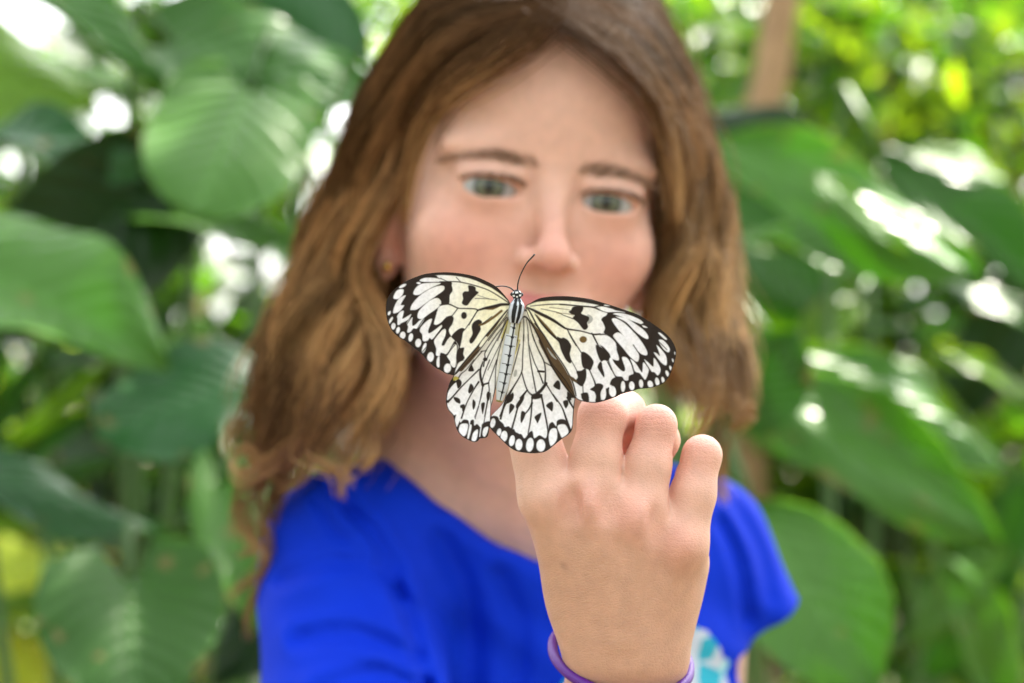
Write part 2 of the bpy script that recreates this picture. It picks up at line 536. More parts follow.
# right of the girl
p5, r5 = plant('broad_leaf_plant', 850, 1.05, 'plant with long glossy arching leaves at right of the girl')
for (bp, tp, w, fc, mt, kd, dr, fo, wv, sd) in (
  ((700, 140, 1.12), (985, 285, 1.0), .080, (.1, -1, .50), 'light', 'oval', .15, .2, .03, 14),
  ((690, 110, 1.2), (880, 235, 1.15), .085, (.2, -1, .5), 'deep', 'oval', .1, .2, .03, 15),
  ((720, 360, 1.05), (1000, 545, .98), .085, (-.1, -1, .55), 'light', 'oval', .15, .22, .03, 16),
  ((780, 350, 1.10), (1010, 480, 1.02), .075, (.2, -.7, 1), 'light', 'oval', .15, .2, .03, 17),
  ((690, 235, 1.08), (860, 275, 1.0), .045, (.1, -.5, 1), 'light', 'oval', .2, .2, .03, 18),
  ((690, 175, 1.4), (850, 330, 1.36), .12, (0, -1, .4), 'mid', 'oval', .1, .2, .03, 33),
  ((700, 290, 1.45), (840, 380, 1.4), .10, (0.1, -1, .5), 'lime', 'oval', .1, .2, .03, 34),
  ((880, 150, 1.25), (1060, 300, 1.2), .075, (.1, -1, .5), 'mid', 'oval', .15, .2, .03, 19)):
    place_leaf(p5, pt(*bp), pt(*tp), w, fc, mt, kd, dr, fo, wv, sd, r5)
p6, r6 = plant('broad_leaf_plant', 820, 0.85, 'plant with one large pale green oval leaf beside the blue sleeve')
for (bp, tp, w, fc, mt, kd, dr, fo, wv, sd) in (
  ((752, 505, .86), (870, 700, .80), .105, (-.1, -1, .5), 'light', 'oval', .18, .22, .03, 20),
  ((735, 430, .95), (800, 330, .92), .07, (0, -1, .5), 'mid', 'oval', .15, .22, .03, 21)):
    place_leaf(p6, pt(*bp), pt(*tp), w, fc, mt, kd, dr, fo, wv, sd, r6)
p7, r7 = plant('broad_leaf_plant', 1000, 1.3, 'plant with upright blade leaves at the right edge')
for (bp, tp, w, fc, mt, kd, dr, fo, wv, sd) in (
  ((930, 680, 1.3), (1030, 470, 1.25), .07, (-.2, -1, .3), 'mid', 'oval', .1, .25, .03, 22),
  ((1000, 560, 1.32), (905, 360, 1.3), .06, (.1, -1, .4), 'lime', 'oval', .1, .25, .03, 23),
  ((1010, 700, 1.2), (950, 560, 1.15), .06, (.1, -1, .5), 'light', 'oval', .1, .25, .03, 24),
  ((960, 420, 1.4), (1050, 250, 1.36), .08, (-.2, -1, .5), 'deep', 'oval', .1, .25, .03, 25),
  ((905, 560, 1.4), (850, 420, 1.36), .08, (.1, -1, .3), 'deep', 'oval', .1, .25, .03, 26)):
    place_leaf(p7, pt(*bp), pt(*tp), w, fc, mt, kd, dr, fo, wv, sd, r7)

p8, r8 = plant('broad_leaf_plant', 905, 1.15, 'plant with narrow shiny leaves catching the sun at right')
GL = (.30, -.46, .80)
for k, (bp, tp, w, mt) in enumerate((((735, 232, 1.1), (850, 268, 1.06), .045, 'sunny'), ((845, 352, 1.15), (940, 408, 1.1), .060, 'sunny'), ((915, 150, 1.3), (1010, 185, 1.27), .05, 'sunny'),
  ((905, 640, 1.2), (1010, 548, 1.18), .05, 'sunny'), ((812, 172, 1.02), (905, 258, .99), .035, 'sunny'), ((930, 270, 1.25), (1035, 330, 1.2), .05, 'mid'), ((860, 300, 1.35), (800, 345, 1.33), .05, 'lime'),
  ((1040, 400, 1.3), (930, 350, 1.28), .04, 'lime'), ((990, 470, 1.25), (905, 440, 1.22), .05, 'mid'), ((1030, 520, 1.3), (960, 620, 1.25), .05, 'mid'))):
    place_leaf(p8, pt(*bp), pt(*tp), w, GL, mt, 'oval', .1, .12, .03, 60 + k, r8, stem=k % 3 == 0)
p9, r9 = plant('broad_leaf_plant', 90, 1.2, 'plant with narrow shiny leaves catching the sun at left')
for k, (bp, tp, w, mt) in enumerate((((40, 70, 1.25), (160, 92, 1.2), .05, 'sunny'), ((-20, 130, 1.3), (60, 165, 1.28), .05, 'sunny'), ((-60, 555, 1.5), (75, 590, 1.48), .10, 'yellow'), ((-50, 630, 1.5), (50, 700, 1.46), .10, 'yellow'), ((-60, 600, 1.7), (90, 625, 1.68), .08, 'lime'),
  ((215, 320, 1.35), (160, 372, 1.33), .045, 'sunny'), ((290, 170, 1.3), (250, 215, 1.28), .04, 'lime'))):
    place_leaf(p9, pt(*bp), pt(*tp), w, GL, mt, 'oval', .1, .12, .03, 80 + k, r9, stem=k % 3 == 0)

# ------------------------------------------------------------------ shrubs behind: many small leaves
def leaf_cloud(n, sampler, size, seed, up=0.5):
    r = np.random.default_rng(seed)
    C = sampler(r, n)
    d = r.normal(0, 1, (n, 3)); d[:, 2] -= 0.3; d /= np.linalg.norm(d, axis=1, keepdims=True)
    nn = r.normal(0, 1, (n, 3)) + np.array((0, -0.35, up * 2)); nn -= (nn * d).sum(1, keepdims=True) * d; nn /= np.linalg.norm(nn, axis=1, keepdims=True)
    s = np.cross(nn, d)
    L = r.uniform(0.6, 1.4, n)[:, None] * size; W = L * r.uniform(0.35, 0.6, (n, 1))
    tab = ((0, 0, 0), (.3, .5, .05), (.7, .36, .0), (1, 0, -.12), (.7, -.36, .0), (.3, -.5, .05), (.35, 0, -.05), (.72, 0, -.06))
    vs_ = np.stack([C + d * L * a_ + s * W * b_ + nn * L * c_ for a_, b_, c_ in tab], 1)
    lf = np.stack([np.stack((np.full(n, t[0]), np.full(n, t[1] * 2), r.random(n)), 1) for t in tab], 1)
    lf[:, :, 2] = r.random(n)[:, None]
    b = (np.arange(n) * 8)[:, None]
    q = np.concatenate((b + np.array((0, 6, 1, 1)), b + np.array((1, 6, 7, 2)), b + np.array((0, 5, 6, 6)), b + np.array((5, 4, 7, 6))))
    tri = np.concatenate((b + np.array((0, 6, 1)), b + np.array((0, 5, 6)), b + np.array((2, 7, 3)), b + np.array((7, 4, 3))))
    quad = np.concatenate((b + np.array((1, 6, 7, 2)), b + np.array((5, 4, 7, 6))))
    return vs_.reshape(-1, 3), [quad, tri], lf.reshape(-1, 3)
def blob_sampler(centres):
    """centres: (px, py, Y, rx, ry, rz) clumps in metres"""
    cc = np.array([list(pt(c[0], c[1], c[2])) + list(c[3:6]) for c in centres])
    vol = cc[:, 3] * cc[:, 5]
    def f(r, n):
        k = r.choice(len(cc), n, p=vol / vol.sum())
        u = r.normal(0, 1, (n, 3)); u /= np.linalg.norm(u, axis=1, keepdims=True); u *= r.random((n, 1)) ** 0.45
        return cc[k, :3] + u * cc[k, 3:]
    return f
def shrub(label, px, Y, centres, n, size, mats, seed, name='shrub', group='leafy shrubs behind the girl'):
    e, rt = plant(name, px, Y, label, 'shrub', group)
    f = blob_sampler(centres)
    for k, (mt, share) in enumerate(mats):
        v, fl, lf = leaf_cloud(int(n * share), f, size, seed + k)
        me = np_mesh('foliage', v, fl); set_uv2(me, lf)
        link('foliage', me, GREEN[mt], e)
    r = np.random.default_rng(seed)
    for c in centres:
        link('stem', tube_mesh('stem', [rt + r.normal(0, .03, 3) * (1, 1, 0), 0.6 * rt + 0.4 * pt(*c[:3]) + r.normal(0, .05, 3), pt(*c[:3])], (.016, .010, .004), 6, 12), BARK, e)
BARK = plain_mat('bark', (0.34, 0.21, 0.11), 0.9, var=0.4, vscale=20, bump=0.6)
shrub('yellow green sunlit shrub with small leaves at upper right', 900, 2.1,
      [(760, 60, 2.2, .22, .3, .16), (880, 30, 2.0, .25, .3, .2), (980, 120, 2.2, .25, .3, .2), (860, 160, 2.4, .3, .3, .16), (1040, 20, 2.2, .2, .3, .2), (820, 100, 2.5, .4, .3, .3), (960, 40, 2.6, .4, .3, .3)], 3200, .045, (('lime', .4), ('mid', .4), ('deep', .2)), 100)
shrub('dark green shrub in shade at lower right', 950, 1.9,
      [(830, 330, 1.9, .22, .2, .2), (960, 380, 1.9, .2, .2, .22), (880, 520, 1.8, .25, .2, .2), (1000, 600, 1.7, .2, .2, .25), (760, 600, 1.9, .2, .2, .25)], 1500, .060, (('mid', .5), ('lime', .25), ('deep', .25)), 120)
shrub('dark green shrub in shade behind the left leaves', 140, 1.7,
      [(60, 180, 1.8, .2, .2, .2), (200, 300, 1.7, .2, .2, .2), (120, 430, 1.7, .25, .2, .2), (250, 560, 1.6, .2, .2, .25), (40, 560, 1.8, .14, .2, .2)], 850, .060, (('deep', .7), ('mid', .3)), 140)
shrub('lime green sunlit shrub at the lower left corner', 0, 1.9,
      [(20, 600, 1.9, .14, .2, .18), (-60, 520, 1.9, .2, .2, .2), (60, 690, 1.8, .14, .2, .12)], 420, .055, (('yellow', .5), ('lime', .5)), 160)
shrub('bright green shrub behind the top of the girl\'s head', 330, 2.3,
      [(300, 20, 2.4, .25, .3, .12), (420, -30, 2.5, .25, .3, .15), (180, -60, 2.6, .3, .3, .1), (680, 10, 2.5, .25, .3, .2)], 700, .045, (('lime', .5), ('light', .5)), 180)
# tree behind at the upper right
tr, rt = plant('tree', 772, 1.75, 'tree with a pale brown trunk behind the shrubs at upper right', 'tree')
tp = [pt(762, 900, 1.75) * (1, 1, 0) , pt(748, 300, 1.75), pt(775, 50, 1.75), pt(805, -300, 1.8), pt(800, -1300, 1.95)]
link('trunk', tube_mesh('trunk', tp, (.034, .024, .019, .018, .016), 16, 40), BARK, tr)
def crown_blocker_sampler(r, n):
    C = np.array([(0.3, 2.6, 3.3), (-0.7, 2.0, 3.6), (1.3, 1.8, 3.5), (0.4, 2.0, 3.7), (-0.2, 2.6, 3.6), (1.0, 3.4, 3.8), (-1.3, 1.9, 3.4), (1.9, 1.6, 3.5), (0.6, 2.2, 3.4)])
    C = np.concatenate((C, np.tile((0.66, 1.52, 3.05), (3, 1))))  # dense unseen clump in the sun's path, added to keep the girl shaded
    S_ = np.array([(0.75, 0.75, 0.38)] * 9 + [(0.42, 0.42, 0.25)] * 3)
    k = np.where(r.random(n) < 0.72, r.integers(9, 12, size=n), r.integers(0, 9, size=n))
    u = r.normal(0, 1, (n, 3)); u /= np.linalg.norm(u, axis=1, keepdims=True); u *= r.random((n, 1)) ** 0.4
    return C[k] + u * S_[k]
v, fl, lf = leaf_cloud(2700, crown_blocker_sampler, .13, 200)
me = np_mesh('crown_and_sun_blocker', v, fl); set_uv2(me, lf)
link('crown_and_sun_blocker', me, GREEN['mid'], tr)
for b in ((-0.7, 2.0, 3.5), (1.3, 1.8, 3.4), (0.66, 1.5, 3.05), (1.0, 3.4, 3.7), (-1.3, 1.9, 3.3)):
    link('limb', tube_mesh('limb', [tp[3], 0.5 * (tp[3] + np.array(b)) + (0, 0, .2), b], (.035, .025, .01), 8, 16), BARK, tr)
# the far planting reads as one mass
def far_sampler(r, n):
    Y = r.uniform(3.2, 5.5, n)
    px = r.uniform(-900, 1900, n); top = -420 + 240 * np.sin(px * 0.011) + 120 * np.sin(px * 0.031 + 1)
    py = top + (1250 - top) * r.random(n) ** 0.9
    k = (D + Y) / D / PPM
    P = np.stack(((px - 512) * k, Y, np.maximum(0.05, H + (341.5 - py) * k)), 1)
    m_ = r.random(n) < 0.55                     # unseen ring of planting round the camera, added to block the low sky
    a_ = r.uniform(-2.4, 2.4, n) - np.pi / 2; q = r.uniform(2.6, 4.2, n)
    z_ = (3.1 + 0.5 * np.sin(a_ * 5) + 0.3 * np.sin(a_ * 13)) * r.random(n) ** 0.8 + 0.03
    P2 = np.stack((q * np.cos(a_), q * np.sin(a_), z_), 1)
    return np.where(m_[:, None], P2, P)
v1 = []
e = None
for k, (mt, n, sd) in enumerate((('mid', 10500, 300), ('lime', 4500, 301), ('deep', 10500, 302))):
    v, fl, lf = leaf_cloud(n, far_sampler, .12, sd)
    me = np_mesh('far_foliage', v, fl); set_uv2(me, lf)
    o = link('far_foliage', me, GREEN[mt])
    tag(o, kind='stuff')
    o['label'] = ('mid green', 'sunlit lime green', 'dark green')[k] + ' leaves of the far planting'
    o['category'] = 'foliage'
# ------------------------------------------------------------------ the girl: body
YAW, ROLL = R(12.5), R(6.8)
fwd = np.array((math.sin(YAW), -math.cos(YAW), 0.0))
rgt0 = np.array((math.cos(YAW), math.sin(YAW), 0.0))
up0 = np.array((0, 0, 1.0))
rgt = math.cos(ROLL) * rgt0 - math.sin(ROLL) * up0
upv = math.sin(ROLL) * rgt0 + math.cos(ROLL) * up0
HM = np.stack((rgt, upv, fwd), 1)           # head axes: right, up, forward (columns)
HO = pt(555, 193, 0.272)                    # between the eyes
def hp(x, y, z):                            # head-local centimetres -> world
    return HO + HM @ (np.array((x, y, z), float) * 0.01)

xs = axis([(-0.26, -0.06, 0.004), (-0.06, 0.085, 0.0011), (0.085, 0.24, 0.004)])
ys = axis([(-0.03, 0.075, 0.0011), (0.075, 0.235, 0.004), (0.235, 0.33, 0.0013), (0.33, 0.56, 0.0035)])
zs = axis([(H - 1.235, H - 0.36, 0.008), (H - 0.36, H - 0.14, 0.004), (H - 0.14, H - 0.01, 0.0011), (H - 0.01, H + 0.135, 0.0014), (H + 0.135, H + 0.27, 0.004)])
B = Field(xs, ys, zs)
def he(c, r, k=0.008, mode='add'):
    B.ell(hp(*c), np.array(r) * 0.01, k, mode, HM)
# head
he((0, 4.0, -8.6), (6.9, 8.2, 8.8))
he((0, -1.5, -6.0), (5.85, 7.6, 5.5), 0.02)
he((0, 3.6, -4.6), (5.6, 4.6, 4.0), 0.015)
he((0, -6.6, -5.0), (4.5, 3.4, 4.6), 0.02)
he((0, -9.0, -2.9), (1.9, 1.5, 1.7), 0.02)
for s in (-1, 1):
    he((s * 3.6, -2.3, -2.75), (1.9, 1.6, 1.6), 0.022)
    he((s * 2.8, 1.75, -1.75), (2.4, 0.8, 1.1), 0.01)
    he((s * 2.85, 0.05, -0.15), (1.75, 0.95, 1.05), 0.010, 'sub')
    he((s * 2.85, 0.0, -1.42), (1.62, 1.34, 1.29), 0.008)
    B.cone(hp(s * 1.7, 0.62, -0.55), hp(s * 4.2, 0.55, -0.95), 0.0024, 0.0028, 0.005)
    he((s * 2.85, -0.11, -0.2), (1.54, 0.40, 1.2), 0.0012, 'sub')
B.cone(hp(0, 0.9, -0.95), hp(0, -2.8, 1.0), 0.0050, 0.0064, 0.009)
he((0, -3.0, 1.1), (0.78, 0.66, 0.74), 0.006)
for s in (-1, 1):
    he((s * 1.02, -3.2, 0.15), (0.52, 0.54, 0.72), 0.004)
    he((s * 0.55, -3.72, 0.72), (0.36, 0.34, 0.5), 0.0015, 'sub')
    B.cone(hp(s * 0.25, -5.36, 0.0), hp(s * 2.1, -5.12, -1.15), 0.0042, 0.0018, 0.006)
    B.cone(hp(s * 0.1, -5.98, -0.1), hp(s * 1.7, -5.45, -0.95), 0.0048, 0.0020, 0.006)
for s in (-1, 1):
    B.cone(hp(0, -5.66, 0.55), hp(s * 2.2, -5.22, -0.75), 0.0009, 0.0008, 0.002, 'sub')
for s in (-1, 1):
    e = np.array((s * 6.5, -1.6, -8.0))
    he(e, (0.75, 2.7, 1.6), 0.006)
    he(e + (s * 0.55, 0.5, 0.2), (0.4, 1.5, 0.9), 0.004, 'sub')
    he((s * 6.35, -4.0, -7.3), (0.55, 0.75, 0.7), 0.006)
# neck, chest, shoulders
nb = pt(528, 520, 0.405)
B.cone(hp(0, -5.0, -9.0), nb, 0.044, 0.047, 0.02)
B.cone(pt(470, 522, 0.395), pt(356, 560, 0.365), 0.032, 0.032, 0.02)
B.cone(pt(585, 524, 0.415), pt(698, 560, 0.437), 0.032, 0.025, 0.02)
B.cone(pt(462, 405, 0.405), pt(398, 492, 0.392), 0.036, 0.026, 0.02)
B.ell(pt(525, 660, 0.43), (0.100, 0.066, 0.115), 0.02)
B.ell(pt(530, 900, 0.43), (0.098, 0.070, 0.17), 0.03)
B.ell(pt(530, 1080, 0.43), (0.108, 0.075, 0.10), 0.03)
# her left arm hangs down beside the back
B.chain([pt(700, 562, 0.44), pt(690, 830, 0.485), pt(690, 1080, 0.45)], [0.028, 0.024, 0.018], 0.02)
B.ell(pt(690, 1140, 0.44), (0.014, 0.028, 0.04), 0.01)
# legs and feet
for s in (-1, 1):
    hx = pt(530, 0, 0.43)[0] + s * 0.052
    B.chain([(hx, 0.43, H - 0.46), (hx + s * 0.01, 0.425, H - 0.80), (hx + s * 0.012, 0.44, H - 1.15)], [0.062, 0.042, 0.028], 0.02)
    B.cone((hx + s * 0.012, 0.44, H - 1.185), (hx + s * 0.03, 0.34, H - 1.195), 0.030, 0.022, 0.01)
# her right arm comes forward to the raised hand
el = pt(368, 900, 0.22)
B.chain([pt(346, 570, 0.358), el], [0.033, 0.029], 0.015)
B.cone(el, pt(610, 700, 0.057), 0.030, 0.0150, 0.01)
B.cone(el, pt(642, 700, 0.057), 0.030, 0.0150, 0.01)
B.cone(pt(604, 705, 0.053), pt(600, 655, 0.0435), 0.0140, 0.0125, 0.010)
B.cone(pt(646, 705, 0.053), pt(654, 655, 0.0435), 0.0140, 0.0125, 0.010)
B.cone(pt(626, 705, 0.051), pt(626, 640, 0.0385), 0.0150, 0.0140, 0.010)
# hand: metacarpals, then each finger as its own bent chain
K = 0.007
MCP = dict(i=pt(550, 497, 0.0225), m=pt(594, 504, 0.0175), r=pt(638, 519, 0.0190), l=pt(679, 546, 0.0245))
B.cone(pt(602, 650, 0.039), MCP['i'], 0.0130, 0.0108, K)
B.cone(pt(613, 650, 0.0345), MCP['m'], 0.0135, 0.0112, K)
B.cone(pt(634, 650, 0.0350), MCP['r'], 0.0135, 0.0106, K)
B.cone(pt(650, 650, 0.041), MCP['l'], 0.0130, 0.0100, K)
B.ell(pt(620, 582, 0.037), (0.0265, 0.0105, 0.031), 0.010)
B.cone(pt(662, 605, 0.046), pt(682, 560, 0.038), 0.0115, 0.0090, 0.010)
FG = Field(xs, ys, zs)
def finger(pts, rs):
    f1 = Field(xs, ys, zs)
    f1.chain(pts, rs, 0.0)
    P_ = np.array(pts)
    sl = f1.box(P_.min(0) - 0.02, P_.max(0) + 0.02, 0.02)
    FG.put(sl, f1.d[sl], 0.0008, 'add')
finger([MCP['i'], pt(530, 424, 0.027), pt(524, 372, 0.0245), pt(521, 336, 0.022)], [0.0112, 0.0093, 0.0080, 0.0066])
finger([MCP['m'], pt(596, 458, 0.0190), pt(602, 416, 0.0215), pt(624, 412, 0.040), pt(614, 452, 0.052)], [0.0112, 0.0090, 0.0084, 0.0078, 0.0070])
finger([MCP['r'], pt(647.5, 466, 0.0205), pt(656.5, 425, 0.0230), pt(660, 440, 0.042), pt(648, 474, 0.052)], [0.0106, 0.0084, 0.0071, 0.0070, 0.0064])
finger([MCP['l'], pt(693, 494, 0.0255), pt(702, 455, 0.0275), pt(694, 476, 0.043), pt(682, 502, 0.052)], [0.0102, 0.0082, 0.0069, 0.0064, 0.0058])
sl = FG.box(pt(480, 620, -0.03), pt(760, 300, 0.09), 0.02)
B.put(sl, FG.d[sl], 0.0045, 'add')
B.chain([pt(598, 640, 0.058), pt(575, 570, 0.068), pt(579, 520, 0.072), pt(594, 490, 0.070)], [0.014, 0.0115, 0.0100, 0.0075], 0.008)   # thumb folded in behind the palm
# tendons fan out over the back of the hand
for k_, q_ in (('i', (600, 640, .0275)), ('m', (613, 640, .0225)), ('r', (630, 640, .0225)), ('l', (647, 640, .0275))):
    B.cone(pt(*q_), MCP[k_] + np.array((0, -0.0085, 0.0)), 0.0020, 0.0028, 0.006)
for p, r in ((pt(580, 500, 0.0120), 0.0055), (pt(634, 514, 0.0135), 0.0055), (pt(679, 542, 0.0190), 0.0052)):
    B.ell(p, (r, r * 0.8, r), 0.008)
for p_ in ((609, 503, 0.0055), (659, 525, 0.0085), (572, 505, 0.0085)):
    B.ell(pt(*p_), (0.0030, 0.0030, 0.0060), 0.006, 'sub')      # dips between the knuckles
# shallow creases over the bent knuckles
for (cx, cy, Y, w) in ((603, 411, 0.0075, 12), (654, 419, 0.0095, 12), (653, 424, 0.0088, 11), (701, 451, 0.014, 10), (701, 456, 0.0135, 10)):
    B.cone(pt(cx - w, cy + 1, Y), pt(cx + w, cy, Y), 0.0007, 0.0007, 0.0012, 'sub')
V, F = B.mesh('person')
V = relax(V, F, 2, 0.45)

def G(c, r, amp=1.0):
    d2 = ((V - np.asarray(c)) ** 2).sum(1)
    return amp * np.exp(-d2 / (2 * r * r))
skin = np.tile(np.array((0.70, 0.415, 0.320)), (len(V), 1))
hand_shade = np.clip(((H + (341.5 - 505) / PPM) - V[:, 2]) / 0.02, 0, 1) * (V[:, 1] < 0.12) * 0.8      # shade painted into the skin colour of the lower hand back
skin = skin * (1 - hand_shade[:, None]) + np.array((0.60, 0.350, 0.245)) * hand_shade[:, None]
skin = skin * (1 - G(pt(563, 566, 0.016), 0.0010, 0.25)[:, None])
red = np.zeros(len(V))
for s in (-1, 1):
    red += G(hp(s * 3.9, -3.0, -1.0), 0.017, 0.55) + G(hp(s * 6.6, -2, -8), 0.018, 0.4)
red += G(hp(0, -3.1, 1.8), 0.009, 0.5) + G(hp(0, -1.6, 0.8), 0.008, 0.25)
for p in ((580, 500, 0.006), (634, 515, 0.008), (680, 543, 0.013)):
    red += G(pt(*p), 0.0065, 0.45)
for p in ((608, 402, 0.008), (656, 412, 0.010), (702, 443, 0.014), (630, 415, 0.04), (612, 452, 0.045), (646, 474, 0.045)):
    red += G(pt(*p), 0.009, 0.5)
red = np.clip(red, 0, 1)[:, None]
skin = skin * (1 - red) + np.array((0.70, 0.29, 0.235)) * red
lp = np.clip(G(hp(0, -5.35, 0.4), 0.005) + G(hp(1.0, -5.27, -0.1), 0.005) + G(hp(-1.0, -5.27, -0.1), 0.005) + G(hp(0, -6.05, 0.4), 0.006) + G(hp(0.9, -5.75, -0.1), 0.005) + G(hp(-0.9, -5.75, -0.1), 0.005), 0, 1)
lp = np.clip((lp - 0.3) * 2.2, 0, 1)[:, None]
skin = skin * (1 - lp) + np.array((0.58, 0.21, 0.20)) * lp
# scalp under the hair
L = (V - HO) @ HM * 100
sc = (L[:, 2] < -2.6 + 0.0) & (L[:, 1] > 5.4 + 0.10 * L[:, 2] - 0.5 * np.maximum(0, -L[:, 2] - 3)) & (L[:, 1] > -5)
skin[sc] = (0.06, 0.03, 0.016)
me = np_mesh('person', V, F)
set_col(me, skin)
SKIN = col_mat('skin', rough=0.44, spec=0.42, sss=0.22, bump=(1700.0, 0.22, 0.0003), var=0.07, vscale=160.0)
def skin_relief(m):
    """fine cells of the skin, and cross wrinkles where the crs mask marks a bent joint"""
    nt = m.node_tree
    b = [n for n in nt.nodes if n.type == 'BSDF_PRINCIPLED'][0]
    bp = [n for n in nt.nodes if n.type == 'BUMP'][0]
    src = bp.inputs['Height'].links[0].from_socket
    tc = N(nt, 'ShaderNodeTexCoord')
    mp = N(nt, 'ShaderNodeMapping'); mp.inputs['Rotation'].default_value = (0, 0.5, 0); mp.inputs['Scale'].default_value = (1.0, 1.0, 1.7)
    nt.links.new(tc.outputs['Object'], mp.inputs['Vector'])
    vo = N(nt, 'ShaderNodeTexVoronoi', feature='DISTANCE_TO_EDGE'); vo.inputs['Scale'].default_value = 620
    nt.links.new(mp.outputs[0], vo.inputs['Vector'])
    cl = N(nt, 'ShaderNodeMath', operation='MINIMUM'); nt.links.new(vo.outputs['Distance'], cl.inputs[0]); cl.inputs[1].default_value = 0.16
    wv = N(nt, 'ShaderNodeTexWave', wave_type='BANDS', bands_direction='Z'); wv.inputs['Scale'].default_value = 150; wv.inputs['Distortion'].default_value = 2.5; wv.inputs['Detail'].default_value = 2; wv.inputs['Detail Scale'].default_value = 1.5
    nt.links.new(tc.outputs['Object'], wv.inputs['Vector'])
    at = N(nt, 'ShaderNodeAttribute', attribute_name='crs')
    def mth(op, a, c):
        n_ = N(nt, 'ShaderNodeMath', operation=op)
        for i, v in enumerate((a, c)):
            if isinstance(v, (int, float)): n_.inputs[i].default_value = v
            else: nt.links.new(v, n_.inputs[i])
        return n_.outputs[0]
    h = mth('ADD', mth('MULTIPLY', src, 0.5), mth('MULTIPLY', cl.outputs[0], 3.0))
    h = mth('ADD', h, mth('MULTIPLY', mth('MULTIPLY', mth('POWER', wv.outputs['Fac'], 0.5), at.outputs['Fac']), 2.2))
    nt.links.new(h, bp.inputs['Height'])
    bp.inputs['Strength'].default_value = 0.6; bp.inputs['Distance'].default_value = 0.00035
skin_relief(SKIN)
crs = np.zeros(len(V))
for p, r_ in (((603, 408, 0.008), .0065), ((656, 418, 0.010), .006), ((702, 449, 0.014), .0055), ((580, 500, 0.006), .006), ((634, 515, 0.008), .006), ((681, 543, 0.013), .0055)):
    crs += G(pt(*p), r_, 0.30 if p[1] < 460 else 0.10)
a_ = me.attributes.new('crs', 'FLOAT', 'POINT'); a_.data.foreach_set('value', np.clip(crs, 0, 1).astype(np.float32))
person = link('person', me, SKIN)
tag(person, 'girl with long wavy brown hair and blue t-shirt holding up the butterfly on her hand', 'person')
bvh = BVHTree.FromPolygons([tuple(v) for v in V], [tuple(f) for f in F.tolist()])
def on_face(x, y):
    o = Vector(hp(x, y, 6)); d = Vector(-fwd)
    h = bvh.ray_cast(o, d, 0.4)
    return np.array(h[0]) if h[0] is not None else None

# eyes
def eye(sx):
    n, m_ = 40, 28
    th = np.linspace(0, np.pi, m_)[:, None]; ph = (np.arange(n) / n * 2 * np.pi)[None]
    r = 1.2
    gz = HM.T @ (np.array((0, -D, H)) - hp(sx * 2.85, 0, -1.5)); gx, gy = gz[0] / gz[2] * 0.75, gz[1] / gz[2]
    bul = 0.10 * np.exp(-(th / 0.5) ** 2)
    X = (r + bul) * np.sin(th) * np.cos(ph); Yv = (r + bul) * np.sin(th) * np.sin(ph); Z = (r + bul) * np.cos(th) * np.ones_like(ph)
    P = np.stack((X, Yv, Z), -1).reshape(-1, 3)
    P = P + np.array((0, 0, 0)) + P[:, 2:3] * np.array((gx, gy, 0))
    P[:, 0] *= 1.24
    rad = np.hypot(X.ravel() * 1.24, Yv.ravel()) + np.repeat((th > 1.6) * 5.0, n, 1).ravel()
    c = np.tile(np.array((0.38, 0.38, 0.39)), (len(P), 1))
    ir = rad < 0.73
    c[ir] = (0.105, 0.115, 0.075)
    c[(rad > 0.61) & ir] = (0.018, 0.024, 0.024)
    c[rad < 0.31] = (0.004, 0.004, 0.004)
    W = HO + (np.array((sx * 2.85, 0.0, -1.50)) + P) @ HM.T * 0.01
    i = np.arange(m_ - 1)[:, None] * n; j = np.arange(n)[None]; j2 = (j + 1) % n
    q = np.stack(np.broadcast_arrays(i + j, i + n + j, i + n + j2, i + j2), -1).reshape(-1, 4)
    e = np_mesh('eye', W, q); set_col(e, c)
    return link('eye', e, EYE, person)
EYE = col_mat('eye_surface', rough=0.06, spec=0.6)
for s in (-1, 1):
    eye(s)
# eyebrows and lashes: short hairs laid on the skin
BROW = plain_mat('eyebrow_hair', (0.28, 0.165, 0.105), 0.7)
HAIRDARK = plain_mat('brow_hair', (0.15, 0.080, 0.045), 0.7)
def hairs(name, items, mat, r=0.00016, n=5):
    P = []
    for a, d, ln, bend in items:
        t = np.linspace(0, 1, n)[:, None]
        P.append(a + d * ln * t + bend * t * t)
    P = np.array(P)
    rad = np.tile(np.linspace(1, 0.35, n) * r, (len(P), 1))
    v, f = tubes(P, rad, 3)
    return link(name, np_mesh(name, v, f), mat, person)
for s in (-1, 1):
    c = catmull([(s * 0.95, 1.10), (s * 2.1, 1.28), (s * 3.4, 1.36), (s * 5.0, 1.05)], 10)
    it = []
    for k in range(300):
        u = random.random()
        i = u * (len(c) - 1); a = c[int(i)]; b = c[min(int(i) + 1, len(c) - 1)]
        q = a + (b - a) * (i % 1)
        th = 0.60 * (1 - 0.55 * u ** 1.5) * (0.30 + 0.70 * min(1, u * 3.5))
        if u < 0.16 and random.random() < 0.45: continue
        q = q + np.array((random.uniform(-.1, .1), random.uniform(-.5, .5) * th))
        p = on_face(*q)
        if p is None: continue
        d = HM @ np.array((s * (0.5 + 0.5 * u), 0.75 - 1.05 * u, 0.14)); d /= np.linalg.norm(d)
        it.append((p - fwd * 0, d, random.uniform(.004, .0075), fwd * 0.0))
    hairs('eyebrow', it, BROW, 0.00012)
    it = []
    for k in range(240):
        u = random.uniform(-1, 1)
        q = (s * 2.85 + u * 1.52, -0.09 + 0.42 * math.sqrt(max(0, 1 - u * u)) + 0.06)
        p = on_face(*q)
        if p is None: continue
        d = HM @ np.array((u * 0.4 + s * 0.3, 0.10, 0.9)); d /= np.linalg.norm(d)
        it.append((p, d, random.uniform(.003, .005), upv * 0.0015))
    hairs('eyelashes', it, HAIRDARK, 0.00016)

